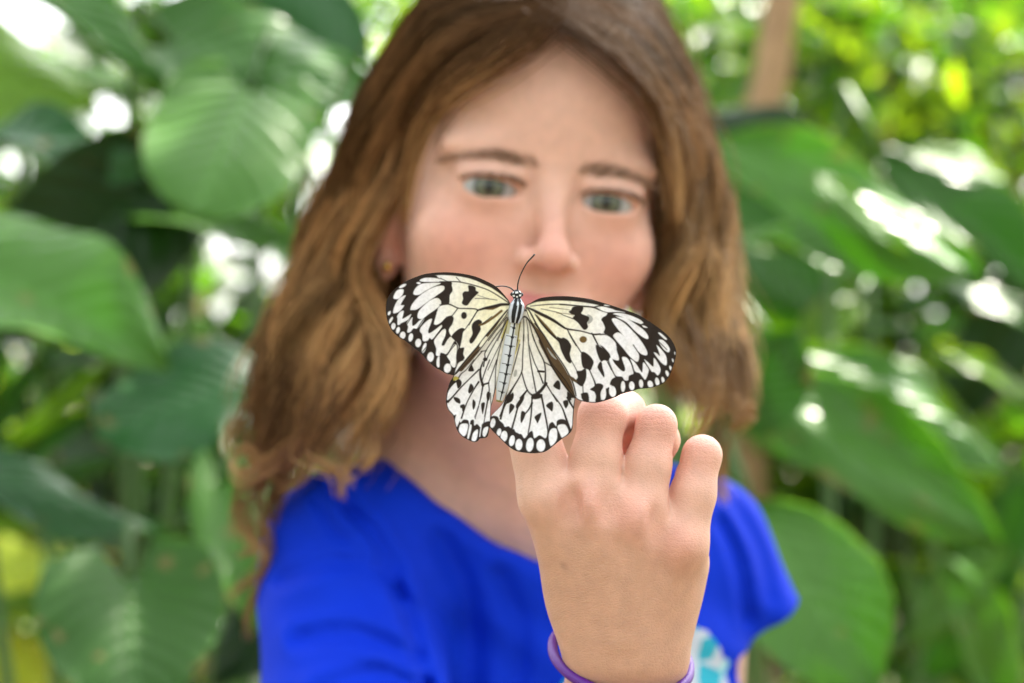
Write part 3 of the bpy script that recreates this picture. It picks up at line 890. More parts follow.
# ------------------------------------------------------------------ t-shirt
xs2 = axis([(-0.26, 0.24, 0.0026)]); ys2 = axis([(0.17, 0.56, 0.0028)]); zs2 = axis([(H - 0.50, H - 0.03, 0.0026)])
T = Field(xs2, ys2, zs2)
T.cone(pt(470, 520, 0.39), pt(356, 556, 0.365), 0.042, 0.044, 0.03)
T.cone(pt(585, 520, 0.41), pt(700, 550, 0.435), 0.040, 0.033, 0.03)
T.ell(pt(536, 660, 0.425), (0.116, 0.080, 0.125), 0.03)
T.ell(pt(538, 930, 0.43), (0.113, 0.082, 0.20), 0.04)
T.cone(pt(528, 470, 0.405), pt(528, 540, 0.40), 0.05, 0.056, 0.03)
T.cone(pt(350, 572, 0.355), pt(352, 735, 0.295), 0.044, 0.045, 0.016)     # right sleeve
T.cone(pt(352, 735, 0.295), pt(358, 810, 0.265), 0.045, 0.046, 0.006)
T.cone(pt(706, 542, 0.435), pt(756, 624, 0.432), 0.033, 0.0265, 0.010)     # left cap sleeve
X, Y, Z = T.grid((slice(None),) * 3)
def plane(a, b, c, up):
    n = np.cross(b - a, c - a); n /= np.linalg.norm(n)
    if n @ up < 0: n = -n
    return n, n @ a
def sd(n, o): return (X * n[0] + Y * n[1] + Z * n[2] - o)
nl = np.array([pt(px_, py_, 0.37) for px_, py_ in ((362, 395), (374, 440), (392, 464), (440, 502), (495, 541), (550, 563), (610, 562), (670, 535), (715, 500), (738, 480), (750, 440))])
fx = np.interp(X, nl[:, 0], nl[:, 2], left=9, right=9)
back = np.clip((Y - 0.40) / 0.05, 0, 1)
fx = np.maximum(fx, (H - 0.062) * back + fx * (1 - back))
T.d = T.d - (0.0011 * (np.abs(fx - Z - 0.005) < 0.005)).astype(np.float32)      # the neck binding
hole = (Z - fx) * 0.8
T.d = np.maximum(T.d, np.broadcast_to(hole, T.d.shape)).astype(np.float32)
# sleeve ends and hem are cut square
e1 = pt(752, 614, 0.432); ax = e1 - pt(716, 545, 0.435); ax /= np.linalg.norm(ax)
ax2 = np.array((0.55, 0, -0.83)); ax2 /= np.linalg.norm(ax2)
cut = -(X * ax2[0] + Y * ax2[1] + Z * ax2[2] - ax2 @ pt(777, 617, 0.432))
near = np.sqrt((X - e1[0]) ** 2 + (Y - e1[1]) ** 2 + (Z - e1[2]) ** 2)
T.d = np.where(near < 0.05, np.maximum(T.d, -cut), T.d)
T.d = np.maximum(T.d, (H - 0.47) - Z + 0 * X)
# folds of the cloth
fold = 0.0016 * np.sin(95 * (X * 0.8 + Z * 0.5) + 7 * np.sin(23 * Z + 9 * X)) * np.exp(-((Z - (H - 0.2)) / 0.09) ** 2)
fold = fold + 0.0012 * np.sin(140 * (X * 0.9 - Z * 0.35 + 0.3 * Y) + 5 * np.sin(31 * Z)) * np.exp(-(((X + 0.10) / 0.05) ** 2))
T.d = T.d + fold.astype(np.float32)
PX = (512 + X * PPM * D / (D + Y)); PY = (341.5 - (Z - H) * PPM * D / (D + Y))
frontw = np.clip((0.43 - Y) / 0.03, 0, 1)
for pl, wpx, dep in (([(333,486),(352,512),(378,548),(404,600),(428,683)], 7, .0042), ([(318,500),(336,530),(362,552)], 6, .0030), ([(282,580),(330,562),(372,566),(400,596)], 7, .0032),
                     ([(300,640),(355,632),(412,658)], 8, .0036), ([(320,690),(380,672),(425,690)], 8, .0030), ([(440,540),(468,600),(472,683)], 10, .0032), ([(500,575),(520,630),(515,690)], 9, .0024),
                     ([(346,512),(374,528),(398,566)], 6, .0026), ([(720,520),(738,560),(748,620)], 6, .0030), ([(735,505),(760,550),(772,600)], 6, .0022)):
    pl = catmull(pl, 4)
    lo_, hi_ = pl.min(0) - 3 * wpx, pl.max(0) + 3 * wpx
    bx = (PX > lo_[0]) & (PX < hi_[0]) & (PY > lo_[1]) & (PY < hi_[1]) & (np.abs(T.d) < 0.02) & (frontw > 0)
    ix = np.nonzero(bx)
    if not len(ix[0]): continue
    q_ = np.stack((np.broadcast_to(PX, bx.shape)[ix], np.broadcast_to(PY, bx.shape)[ix]), 1)
    best = np.full(len(q_), 1e9)
    for a0, a1 in zip(pl[:-1], pl[1:]):
        ab = a1 - a0; t_ = np.clip(((q_ - a0) @ ab) / (ab @ ab + 1e-9), 0, 1)
        best = np.minimum(best, np.hypot(*(q_ - a0 - t_[:, None] * ab).T))
    T.d[ix] += (1.05 * dep * (np.exp(-(best / wpx) ** 2) - 0.45 * np.exp(-((best - 2 * wpx) / wpx) ** 2)) * np.broadcast_to(frontw, bx.shape)[ix]).astype(np.float32)
# gathered seam where the sleeve is set in
Vt, Ft = T.mesh('t_shirt')
Vt = relax(Vt, Ft, 2, 0.5)
me = np_mesh('t_shirt', Vt, Ft)
m, nt, b, out = new_mat('blue_cotton')
tc = N(nt, 'ShaderNodeTexCoord')
def math_(op, a, bb=None):
    n = N(nt, 'ShaderNodeMath', operation=op)
    for i, v in enumerate((a, bb)):
        if v is None: continue
        if isinstance(v, (int, float)): n.inputs[i].default_value = v
        else: nt.links.new(v, n.inputs[i])
    return n.outputs[0]
vd = N(nt, 'ShaderNodeVectorMath', operation='DISTANCE')
nt.links.new(tc.outputs['Object'], vd.inputs[0])
pc = pt(664, 724, 0.345)
vd.inputs[1].default_value = tuple(pc)
nzp = N(nt, 'ShaderNodeTexNoise'); nzp.inputs['Scale'].default_value = 60
nt.links.new(tc.outputs['Object'], nzp.inputs['Vector'])
rr = math_('ADD', vd.outputs['Value'], math_('MULTIPLY', nzp.outputs['Fac'], 0.02))
pm = math_('LESS_THAN', rr, 0.064)
vor = N(nt, 'ShaderNodeTexVoronoi'); vor.inputs['Scale'].default_value = 85
nt.links.new(tc.outputs['Object'], vor.inputs['Vector'])
sep = N(nt, 'ShaderNodeSeparateColor'); nt.links.new(vor.outputs['Color'], sep.inputs[0])
cr = N(nt, 'ShaderNodeValToRGB'); cr.color_ramp.interpolation = 'CONSTANT'
cr.color_ramp.elements[0].position = 0; cr.color_ramp.elements[0].color = (0.50, 0.56, 0.66, 1)
cr.color_ramp.elements[1].position = 0.35; cr.color_ramp.elements[1].color = (0.03, 0.36, 0.50, 1)
for p, c in ((0.58, (0.30, 0.62, 0.68, 1)), (0.78, (0.02, 0.05, 0.42, 1)), (0.88, (0.22, 0.08, 0.45, 1))):
    e = cr.color_ramp.elements.new(p); e.color = c
nt.links.new(sep.outputs[0], cr.inputs[0])
nz = N(nt, 'ShaderNodeTexNoise'); nz.inputs['Scale'].default_value = 18; nz.inputs['Detail'].default_value = 6
nt.links.new(tc.outputs['Object'], nz.inputs['Vector'])
mb = N(nt, 'ShaderNodeMix', data_type='RGBA')
mb.inputs[6].default_value = (0.0006, 0.022, 0.46, 1); mb.inputs[7].default_value = (0.001, 0.036, 0.62, 1)
nt.links.new(nz.outputs['Fac'], mb.inputs[0])
mx = N(nt, 'ShaderNodeMix', data_type='RGBA')
nt.links.new(pm, mx.inputs[0]); nt.links.new(mb.outputs[2], mx.inputs[6]); nt.links.new(cr.outputs[0], mx.inputs[7])
nt.links.new(mx.outputs[2], b.inputs['Base Color'])
b.inputs['Roughness'].default_value = 0.75; b.inputs['Specular IOR Level'].default_value = 0.12
noise_bump(nt, b, 700, 0.25, 0.0008)
shirt = link('t_shirt', me, m, person)
shirt['label'] = 'royal blue short-sleeved t-shirt with wide neck and teal and white print'
# trousers
TR = Field(axis([(-0.13, 0.17, 0.006)]), axis([(0.32, 0.56, 0.006)]), axis([(H - 1.16, H - 0.40, 0.008)]))
TR.ell(pt(530, 1080, 0.43), (0.114, 0.081, 0.11), 0.03)
for s in (-1, 1):
    hx = pt(530, 0, 0.43)[0] + s * 0.052
    TR.chain([(hx, 0.43, H - 0.46), (hx + s * 0.01, 0.425, H - 0.80), (hx + s * 0.012, 0.44, H - 1.18)], [0.069, 0.050, 0.042], 0.02)
Vr, Fr = TR.mesh('trousers')
link('trousers', np_mesh('trousers', relax(Vr, Fr, 2), Fr), plain_mat('denim', (0.03, 0.05, 0.11), 0.85, bump=0.3), person)
# bracelet: a loose rubber ring round the wrist
a = np.linspace(0, 2 * np.pi, 97)
bc = pt(621, 657, 0.050)
ring = np.stack((0.0258 * np.cos(a), 0.0270 * np.sin(a), 0.0110 * np.sin(a) - 0.0036 * np.cos(a)), 1) + bc
v, f = tubes(ring[None], np.full((1, 97), 0.0020), 10, cap=False)
br = link('bracelet', np_mesh('bracelet', v, f), plain_mat('purple_rubber', (0.085, 0.003, 0.23), 0.45, var=0.08), person)
br['label'] = 'thin purple rubber bracelet round the wrist'
# earring
def ball(name, c, r, mat, parent, n=16):
    th = np.linspace(0, np.pi, n)[:, None]; ph = (np.arange(2 * n) / (2 * n) * 2 * np.pi)[None]
    P = np.stack((np.sin(th) * np.cos(ph), np.sin(th) * np.sin(ph), np.cos(th) * np.ones_like(ph)), -1).reshape(-1, 3) * r + c
    i = np.arange(n - 1)[:, None] * 2 * n; j = np.arange(2 * n)[None]; j2 = (j + 1) % (2 * n)
    q = np.stack(np.broadcast_arrays(i + j, i + 2 * n + j, i + 2 * n + j2, i + j2), -1).reshape(-1, 4)
    return link(name, np_mesh(name, P, q), mat, parent)
GOLD = plain_mat('gold', (0.75, 0.48, 0.16), 0.22, 1.0)
ep = on_face(-6.35, -4.05)
ball('earring', ep + fwd * 0.0012 if ep is not None else hp(-6.6, -4.0, -6.6), 0.0027, GOLD, person)

# ------------------------------------------------------------------ hair
def guide(P, n=26):
    P = np.array([pt(*p) for p in P])
    return resample(catmull(P, 8), n)
NP = 26
def family(G2, count, clumps, wave, seed):
    """G2[v][u] guides (v front to back, u inner to outer); returns strand paths"""
    r = np.random.default_rng(seed)
    G2 = np.array([[guide(g) for g in row] for row in G2])        # nv, nu, N, 3
    nv, nu = G2.shape[:2]
    def at(u, v):
        U = u * (nu - 1); Vv = v * (nv - 1)
        iu = np.minimum(U.astype(int), nu - 2); iv = np.minimum(Vv.astype(int), nv - 2)
        fu = (U - iu)[:, None, None]; fv = (Vv - iv)[:, None, None]
        return (G2[iv, iu] * (1 - fu) + G2[iv, iu + 1] * fu) * (1 - fv) + (G2[iv + 1, iu] * (1 - fu) + G2[iv + 1, iu + 1] * fu) * fv
    cu, cv = r.random(clumps), r.random(clumps)
    cph = r.random((clumps, 2)) * 6.28
    cam_ = r.uniform(0.5, 1.3, clumps)
    cfr = r.uniform(2.0, 3.4, clumps)
    u, v = r.random(count), r.random(count)
    d2 = (u[:, None] - cu) ** 2 * nu + (v[:, None] - cv) ** 2
    k = d2.argmin(1)
    t = np.linspace(0, 1, NP)[None, :, None]
    P = at(u, v); C = at(cu, cv)[k]
    pull = 0.78 * np.clip((t - 0.15) / 0.7, 0, 1) ** 0.8
    P = P * (1 - pull) + C * pull
    tt = np.linspace(0, 1, NP)[None]
    env = np.clip((tt - 0.15) / 0.5, 0, 1) ** 1.2
    ph = cph[k][:, 0:1] + r.normal(0, 0.25, (count, 1))
    w1 = np.sin(6.28 * cfr[k][:, None] * tt + ph) * env * wave * cam_[k][:, None]
    w2 = np.cos(6.28 * cfr[k][:, None] * tt + ph) * env * wave * cam_[k][:, None]
    P[:, :, 0] += w1; P[:, :, 1] += w2
    jit = r.normal(0, 1, (count, 3, 3)) * 0.0016
    for q in range(3):
        P += jit[:, None, q] * np.sin((q + 1) * 2.2 * tt[..., None] + q) * (0.3 + tt[..., None])
    # some strands end early
    end = r.uniform(0.84, 1.0, count) * (0.90 + 0.10 * r.random(clumps))[k]
    S = np.linspace(0, 1, NP)[None] * end[:, None] * (NP - 1)
    i0 = np.minimum(S.astype(int), NP - 2); fr = (S - i0)[..., None]
    rows = np.arange(count)[:, None]
    P = P[rows, i0] * (1 - fr) + P[rows, i0 + 1] * fr
    tone = (0.40 + 1.25 * r.random(clumps) ** 1.2)[k] * r.choice((0.65, 0.85, 1.0, 1.3, 1.75), count)
    return P, tone
left = [
 [[(560,22,.266),(492,62,.262),(440,112,.272),(399,175,.294),(379,240,.298),(380,310,.288),(388,395,.278),(366,470,.274)],
  [(566,4,.276),(462,30,.280),(405,95,.296),(376,175,.312),(356,260,.316),(338,345,.306),(325,420,.296),(310,484,.296)],
  [(568,-16,.30),(440,0,.318),(383,80,.334),(345,165,.346),(318,250,.348),(298,335,.336),(284,410,.326),(272,490,.330)]],
 [[(548,-30,.33),(490,-25,.345),(440,40,.37),(415,150,.39),(398,245,.395),(392,330,.385),(388,400,.37),(366,468,.36)],
  [(546,-42,.35),(462,-30,.37),(400,50,.39),(362,160,.40),(335,255,.40),(308,340,.39),(292,410,.375),(285,500,.37)],
  [(544,-46,.36),(448,-26,.375),(376,70,.385),(340,165,.39),(306,250,.39),(278,335,.38),(266,405,.37),(272,500,.37)]],
 [[(548,-52,.40),(500,-50,.43),(470,30,.46),(450,150,.47),(430,250,.465),(425,330,.455),(420,400,.44),(405,455,.43)],
  [(546,-54,.41),(470,-40,.44),(415,50,.46),(385,160,.465),(355,255,.46),(330,340,.45),(320,410,.44),(318,480,.43)],
  [(544,-54,.41),(452,-34,.42),(388,70,.43),(348,165,.43),(312,250,.425),(284,335,.41),(274,400,.40),(278,445,.395)]]]
right = [
 [[(546,24,.266),(612,58,.262),(652,105,.272),(668,165,.290),(668,235,.306),(664,300,.310),(668,365,.306),(692,425,.296)],
  [(560,8,.276),(632,36,.280),(672,100,.300),(688,165,.318),(696,240,.330),(706,310,.330),(716,375,.322),(728,428,.318)],
  [(566,-14,.30),(645,6,.318),(688,85,.338),(706,165,.352),(716,240,.360),(725,310,.360),(731,370,.350),(728,420,.345)]],
 [[(556,-30,.33),(610,-22,.345),(650,50,.37),(668,150,.39),(664,240,.40),(658,310,.40),(664,375,.39),(684,430,.38)],
  [(560,-42,.35),(630,-22,.37),(676,60,.385),(694,160,.40),(702,240,.405),(712,310,.405),(724,375,.395),(730,425,.385)],
  [(566,-46,.36),(642,-14,.375),(690,75,.385),(710,165,.39),(718,240,.395),(728,310,.395),(735,370,.385),(730,425,.38)]],
 [[(556,-52,.40),(600,-48,.43),(635,40,.46),(650,150,.47),(650,240,.47),(645,310,.46),(650,375,.45),(664,430,.44)],
  [(560,-54,.41),(625,-35,.44),(665,60,.46),(685,160,.465),(692,240,.465),(702,310,.46),(712,375,.45),(718,420,.44)],
  [(566,-54,.41),(638,-22,.42),(682,75,.43),(702,165,.43),(712,240,.43),(722,310,.42),(728,370,.41),(724,415,.40)]]]
PA, TA = family(left, 7200, 120, 0.0105, 3)
PB, TB = family(right, 5800, 100, 0.0085, 4)
# loose curls and flyaways on her right side
loose = []
def curl(P, n, spread, seed):
    r = np.random.default_rng(seed)
    g = guide(P)
    t = np.linspace(0, 1, NP)[:, None]
    for i in range(n):
        loose.append(g + r.normal(0, spread * 2.6, 3) * (1.25 - t) + r.normal(0, spread, 3) * np.sin(t * 4 + r.random() * 6))
for k_, c_ in enumerate((
 [(330,370,.29),(312,430,.28),(262,468,.285),(240,478,.29),(232,462,.295)], [(345,400,.28),(312,452,.275),(326,466,.27),(341,476,.268),(340,498,.268)],
 [(300,360,.31),(262,440,.31),(244,490,.315),(238,520,.32),(258,548,.32),(268,560,.318)], [(290,370,.32),(262,470,.32),(252,520,.325),(262,545,.325),(240,556,.325)],
 [(285,390,.33),(264,490,.33),(268,560,.33),(242,585,.335),(230,596,.335)], [(295,400,.33),(274,510,.335),(262,580,.335),(248,615,.34),(248,640,.34)],
 [(280,350,.33),(244,410,.33),(228,440,.33),(230,455,.33)], [(310,400,.30),(288,466,.30),(262,462,.30),(242,447,.30),(230,466,.30)],
 [(300,380,.34),(285,450,.34),(280,500,.345),(262,520,.35)], [(320,400,.33),(310,450,.32),(296,480,.32),(276,490,.325)], [(350,410,.30),(356,455,.28),(344,470,.275),(352,482,.272)],
 [(370,410,.285),(372,455,.27),(362,470,.268)], [(290,340,.36),(256,400,.36),(250,440,.36),(262,470,.36),(256,500,.36)])):
    curl(c_, 20, .0015, 20 + k_)
curl([(725,340,.35),(742,390,.35),(745,418,.345),(730,430,.345)], 40, .0016, 8)
curl([(715,340,.32),(730,400,.32),(748,418,.32),(749,402,.32)], 30, .0016, 9)
curl([(705,380,.33),(718,440,.35),(718,480,.36),(726,500,.365)], 34, .0020, 10)
curl([(700,330,.30),(712,390,.29),(700,425,.29),(690,440,.29)], 34, .0020, 41)
# wisps over the forehead and temples
curl([(566,2,.262),(520,50,.258),(464,82,.268),(421,140,.282),(404,220,.292)], 40, .0018, 42)
curl([(560,10,.262),(512,56,.260),(476,84,.264),(446,106,.270)], 24, .0020, 43)
curl([(556,10,.262),(610,52,.258),(652,98,.272),(672,156,.288),(678,220,.297)], 40, .0018, 44)
rl = np.random.default_rng(11)
for i in range(320):       # flyaways
    src = PA if rl.random() < 0.6 else PB
    s = src[rl.integers(len(src))].copy()
    off = rl.normal(0, 0.007, 3); off[1] *= 0.5
    t = np.linspace(0, 1, NP)[:, None]
    loose.append(s + off * t + rl.normal(0, 0.004, 3) * np.sin(t * 5))
PL = np.array(loose); TL = rl.uniform(0.8, 1.2, len(PL))
P = np.concatenate((PA, PB, PL)); tone = np.concatenate((TA, TB, TL))
cnt = len(P)
tt = np.linspace(0, 1, NP)
rad = np.tile(np.interp(tt, (0, .1, .8, 1), (.6, 1, 1, .35)), (cnt, 1)) * rng.uniform(0.00022, 0.00036, (cnt, 1))
v, f = tubes(P, rad, 3)
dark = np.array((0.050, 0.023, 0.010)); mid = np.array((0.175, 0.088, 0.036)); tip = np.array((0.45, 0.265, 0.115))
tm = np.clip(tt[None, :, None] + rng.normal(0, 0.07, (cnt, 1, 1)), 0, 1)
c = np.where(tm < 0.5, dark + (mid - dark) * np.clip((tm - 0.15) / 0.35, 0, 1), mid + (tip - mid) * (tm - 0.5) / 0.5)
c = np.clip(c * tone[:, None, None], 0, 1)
c = np.repeat(c[:, :, None], 3, 2).reshape(-1, 3)
me = np_mesh('hair', v, f)
set_col(me, c)
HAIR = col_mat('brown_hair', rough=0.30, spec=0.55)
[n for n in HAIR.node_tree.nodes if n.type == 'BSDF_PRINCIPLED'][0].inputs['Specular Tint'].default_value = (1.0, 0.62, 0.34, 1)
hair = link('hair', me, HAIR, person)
hair['label'] = 'long wavy brown hair parted in the middle, lighter towards the ends'
# ------------------------------------------------------------------ the butterfly (traced cell by cell: dark veins and blotches on cream wings)
Z_ = 80.0 / 911.0
CROP = dict(A=(380, 265), B=(440, 265), C=(380, 310), D=(440, 310), E=(440, 360), X=(440, 395), F=(520, 285), G=(560, 285), I=(600, 310), J=(600, 345),
            K=(540, 335), L=(540, 365), M=(500, 340), O=(500, 395), S=(480, 280), p=None)
def cv_(c, P):
    P = np.asarray(P, float)
    return P if CROP[c] is None else P * Z_ + np.array(CROP[c])
def seg_dist(Q, A, Bp):
    """distance of points Q to each segment; returns min distance and parameter along"""
    best = np.full(len(Q), 1e9); par = np.zeros(len(Q))
    for i in range(len(A)):
        ab = Bp[i] - A[i]
        t = np.clip(((Q - A[i]) @ ab) / (ab @ ab + 1e-12), 0, 1)
        d = np.hypot(*(Q - A[i] - t[:, None] * ab).T)
        m_ = d < best
        best[m_] = d[m_]; par[m_] = i + t[m_]
    return best, par
def inside(Q, P):
    x, y = Q[:, 0], Q[:, 1]
    r = np.zeros(len(Q), bool)
    for i in range(len(P)):
        x0, y0 = P[i]; x1, y1 = P[(i + 1) % len(P)]
        c = (y0 > y) != (y1 > y)
        with np.errstate(divide='ignore', invalid='ignore'):
            r ^= c & (x < (x1 - x0) * (y - y0) / (y1 - y0) + x0)
    return r
COLS = dict(d=(0.028, 0.018, 0.014), w=None, b=(0.105, 0.062, 0.028), g=(0.45, 0.45, 0.43), y=(0.55, 0.47, 0.10), o=(0.17, 0.10, 0.03))
SOFT = 0.52
def paint(Q, base, ops):
    c = base.copy()
    for op in ops:
        kind, ch = op[0], op[1]
        col = None if ch == 'w' else np.array(COLS[ch])
        if kind == 'poly':
            P = catmull(cv_(op[2], op[3]), 4, True)
        elif kind == 'ell':
            cx, cy, rx, ry = op[3][:4]; rot = R(op[3][4]) if len(op[3]) > 4 else 0
            a_ = np.linspace(0, 2 * np.pi, 24, endpoint=False)
            P = cv_(op[2], np.stack((cx + rx * np.cos(a_) * math.cos(rot) - ry * np.sin(a_) * math.sin(rot), cy + rx * np.cos(a_) * math.sin(rot) + ry * np.sin(a_) * math.cos(rot)), 1))
        else:
            P = catmull(cv_(op[2], op[3]), 5)
            wd = np.atleast_1d(op[4]).astype(float)
            wd = np.interp(np.linspace(0, 1, len(P)), np.linspace(0, 1, len(wd)), wd)
        pad = 1.5 + (wd.max() if kind == 'vein' else 0)
        lo, hi = P.min(0) - pad, P.max(0) + pad
        ix = np.nonzero((Q[:, 0] > lo[0]) & (Q[:, 0] < hi[0]) & (Q[:, 1] > lo[1]) & (Q[:, 1] < hi[1]))[0]
        if not len(ix): continue
        q = Q[ix]
        if kind == 'vein':
            d, par = seg_dist(q, P[:-1], P[1:])
            s = d - np.interp(par, np.arange(len(P)), wd) / 2
        else:
            d, _ = seg_dist(q, P, np.roll(P, -1, 0))
            s = np.where(inside(q, P), -d, d)
        a_ = np.clip(0.5 - s / (2 * SOFT), 0, 1)[:, None]
        t = base[ix] if col is None else col
        c[ix] = c[ix] * (1 - a_) + t * a_
    return c

V_ = lambda ch, cr, P, w: ('vein', ch, cr, P, w)
P_ = lambda ch, cr, P: ('poly', ch, cr, P)
E_ = lambda ch, cr, *a_: ('ell', ch, cr, a_)

LF_out = [(510,303.5),(505,295.7),(496,286.5),(485.7,280.8),(475,276.4),(462,273.6),(449,272.3),(440,272.4),(434,272.7),(424,274.2),(415,277.3),(406,281.2),(398.5,286.1),(391.5,292.2),(387.3,299.2),(386,306.5),(386.2,314.5),(388.2,323),(391.8,330.2),(397.6,336.3),(406,341.5),(414,347.8),(421.5,354),(428.5,361.8),(436,368),(441,370.5),(446,373.6),(451,374.8),(455,375),(461,369.5),(473,356.5),(482,347.5),(489.2,338),(497,327.6),(503.2,319.7),(508.5,311.5)]
LF_ops = [
 P_('d','p',[(424,272),(447,279.5),(452,283),(450,290),(449,298),(449,304),(457,308),(451,317),(453.6,318.8),(448.8,329.3),(451.5,336.5),(455,340),(458,346),(457,352),(456.5,360),(464,360),(462,368),(455,377),(430,372),(380,330),(380,290),(400,270)]),
 V_('d','p',[(509,302.2),(503,296),(493.5,287),(482.5,281.3),(472,277.4),(460,274.9),(448,273.8),(436,273.8),(424,276)],[1.2,4,5,4.4,3.6,3.2,3,3,4]),
 P_('w','A',[(650,130),(720,125),(840,150),(895,180),(780,185),(700,160)]),
 P_('w','A',[(455,170),(520,145),(640,150),(760,185),(600,193),(480,190)]),
 P_('w','B',[(200,165),(230,148),(330,163),(450,203),(580,258),(690,333),(770,408),(790,435),(700,372),(560,285),(420,235),(300,200),(220,185)]),
 V_('d','B',[(790,436),(700,375),(560,290),(420,240),(300,208),(200,190),(80,190),(0,190)],1.1),
 V_('d','A',[(760,195),(620,200),(470,200)],1.1),
 V_('d','B',[(185,140),(232,190)],0.8), V_('d','A',[(690,150),(770,190)],0.7),
 P_('w','A',[(380,330),(400,270),(450,225),(530,205),(690,205),(600,250),(510,300),(440,340)]),
 P_('w','A',[(345,505),(370,440),(440,360),(520,300),(620,250),(700,235),(735,250),(725,290),(650,345),(540,420),(430,500),(370,512)]),
 P_('w','A',[(430,600),(435,540),(480,480),(560,410),(640,375),(680,385),(700,440),(640,500),(560,560),(500,600),(470,615)]),
 P_('w','A',[(620,640),(650,540),(670,480),(740,450),(800,455),(872,490),(830,565),(760,590),(710,640),(660,675),(625,668)]),
 P_('w','A',[(415,205),(440,193),(465,205),(445,218)]), P_('w','A',[(218,255),(235,225),(295,215),(285,240),(240,262)]),
 P_('w','A',[(155,380),(165,330),(200,285),(255,275),(270,295),(255,340),(210,385)]),
 P_('w','A',[(150,545),(165,470),(210,390),(270,350),(290,355),(235,450),(275,460),(240,510),(200,540)]),
 P_('w','A',[(90,565),(95,535),(120,525),(120,550),(105,570)]), P_('w','A',[(100,670),(110,620),(140,590),(148,610),(125,650)]),
 P_('w','C',[(200,165),(200,100),(195,70),(230,20),(270,10),(262,60),(258,100),(330,60),(355,50),(320,110),(240,150),(225,165)]),
 P_('w','C',[(310,250),(320,190),(305,150),(340,100),(370,85),(365,130),(372,180),(410,160),(450,120),(505,95),(470,160),(425,210),(380,210),(345,250)]),
 P_('w','C',[(435,90),(440,50),(500,60),(590,10),(560,40),(500,90)]),
 P_('w','C',[(455,240),(470,190),(540,120),(590,100),(580,150),(550,230),(560,265),(620,230),(700,170),(705,195),(650,270),(600,335),(565,320),(540,350),(490,350),(480,280)]),
 P_('w','C',[(615,150),(640,80),(660,10),(760,0),(700,70),(690,120),(650,165),(625,165)]),
 P_('w','C',[(615,360),(640,310),(700,240),(745,215),(745,260),(720,330),(705,400),(760,360),(820,310),(840,345),(800,430),(750,500),(720,490),(690,520),(640,515),(640,440)]),
 P_('w','C',[(775,545),(800,480),(860,395),(875,430),(870,500),(875,570),(850,640),(820,640),(805,590)]),
 P_('w','D',[(165,390),(190,480),(185,560),(190,620),(160,650),(120,620),(115,580),(80,530),(100,490)]),
 P_('w','D',[(10,250),(60,220),(70,250),(55,310),(25,380),(40,400),(110,310),(150,320),(165,355),(90,490),(50,490),(0,500),(-20,400)]),
 E_('w','C',152,185,25,38,10), E_('w','C',205,230,21,38,15), E_('w','C',258,288,32,42,10), E_('w','C',350,312,25,47,12), E_('w','C',435,375,34,48,8),
 E_('w','C',503,432,20,60,18), E_('w','C',575,535,38,56,8), E_('w','C',668,590,25,64,5), E_('w','E',85,92,40,55,10),
 P_('w','E',[(170,165),(185,90),(215,30),(270,5),(300,5),(230,90),(195,170)]), P_('w','E',[(125,5),(170,-30),(188,20),(178,75),(145,78)]),
 E_('d','B',273,575,33,40), P_('d','D',[(140,70),(80,80),(30,130),(20,170),(60,215),(70,240),(60,300),(30,360),(20,400),(50,400),(80,340),(105,310),(90,270),(100,220),(140,160),(155,100)]),
 P_('d','D',[(430,110),(380,140),(360,190),(370,270),(335,340),(345,380),(380,365),(440,270),(465,220),(460,180),(480,140),(460,115)]),
 P_('d','D',[(130,300),(180,240),(240,205),(280,215),(262,260),(250,330),(235,400),(230,430),(275,430),(265,500),(280,550),(230,585),(185,565),(190,480),(210,420),(190,370),(160,340)]),
 P_('d','D',[(0,500),(50,500),(75,530),(110,580),(110,610),(70,610),(40,640),(40,683),(0,683)]),
 P_('d','B',[(320,235),(370,235),(405,255),(410,290),(440,312),(410,345),(385,370),(350,410),(310,460),(270,455),(248,430),(262,385),(255,330),(280,300),(325,295)]),
 P_('d','A',[(700,200),(795,205),(828,285),(795,345),(785,440),(705,450),(695,410),(665,378),(630,368),(650,345),(725,290),(735,240)]),
 V_('o','B',[(700,455),(600,490),(520,500)],[1,3.4,1]),
 V_('d','B',[(800,448),(700,450),(640,465),(520,490),(430,515)],[2.2,3,3.2,2.6,1.6]), V_('d','B',[(430,518),(400,500),(300,495),(205,490),(100,445),(0,455)],[1.7,1.3,1.2,1.2,1.4,1.2]),
 V_('d','B',[(205,490),(130,590)],0.9), V_('d','B',[(425,520),(330,683)],1.0), V_('d','D',[(430,5),(300,200),(262,240)],0.9),
 V_('d','D',[(160,365),(85,510)],0.9), V_('d','D',[(20,210),(0,240)],0.8), V_('d','D',[(190,570),(180,650)],0.8),
 V_('d','C',[(480,480),(600,335)],0.8), V_('d','C',[(300,170),(360,80)],0.8), V_('d','C',[(425,215),(510,90),(640,0)],0.9), V_('d','C',[(600,340),(720,190)],0.9), V_('d','C',[(760,510),(850,400)],0.9),
 V_('o','D',[(700,10),(600,90),(500,155),(450,170)],[2.4,2.4,2.2,2]), V_('d','D',[(590,75),(480,160)],1.0),
 V_('d','B',[(650,400),(540,385),(400,380)],0.6), V_('d','B',[(430,345),(560,385)],0.4),
 P_('b','D',[(700,95),(640,190),(560,290),(460,430),(380,540),(330,590),(240,683),(200,683),(330,520),(440,400),(540,270),(650,140),(720,70)]),
 V_('d','D',[(768,0),(650,140),(540,270),(440,400),(330,530),(240,640),(180,720)],[1.4,1.6,1.5,1.4,1.4,1.5,2]),
 P_('w','D',[(448,412),(470,365),(520,305),(542,315),(520,360),(470,415)]),
 P_('y','E',[(150,200),(180,185),(215,210),(160,235)]),
]
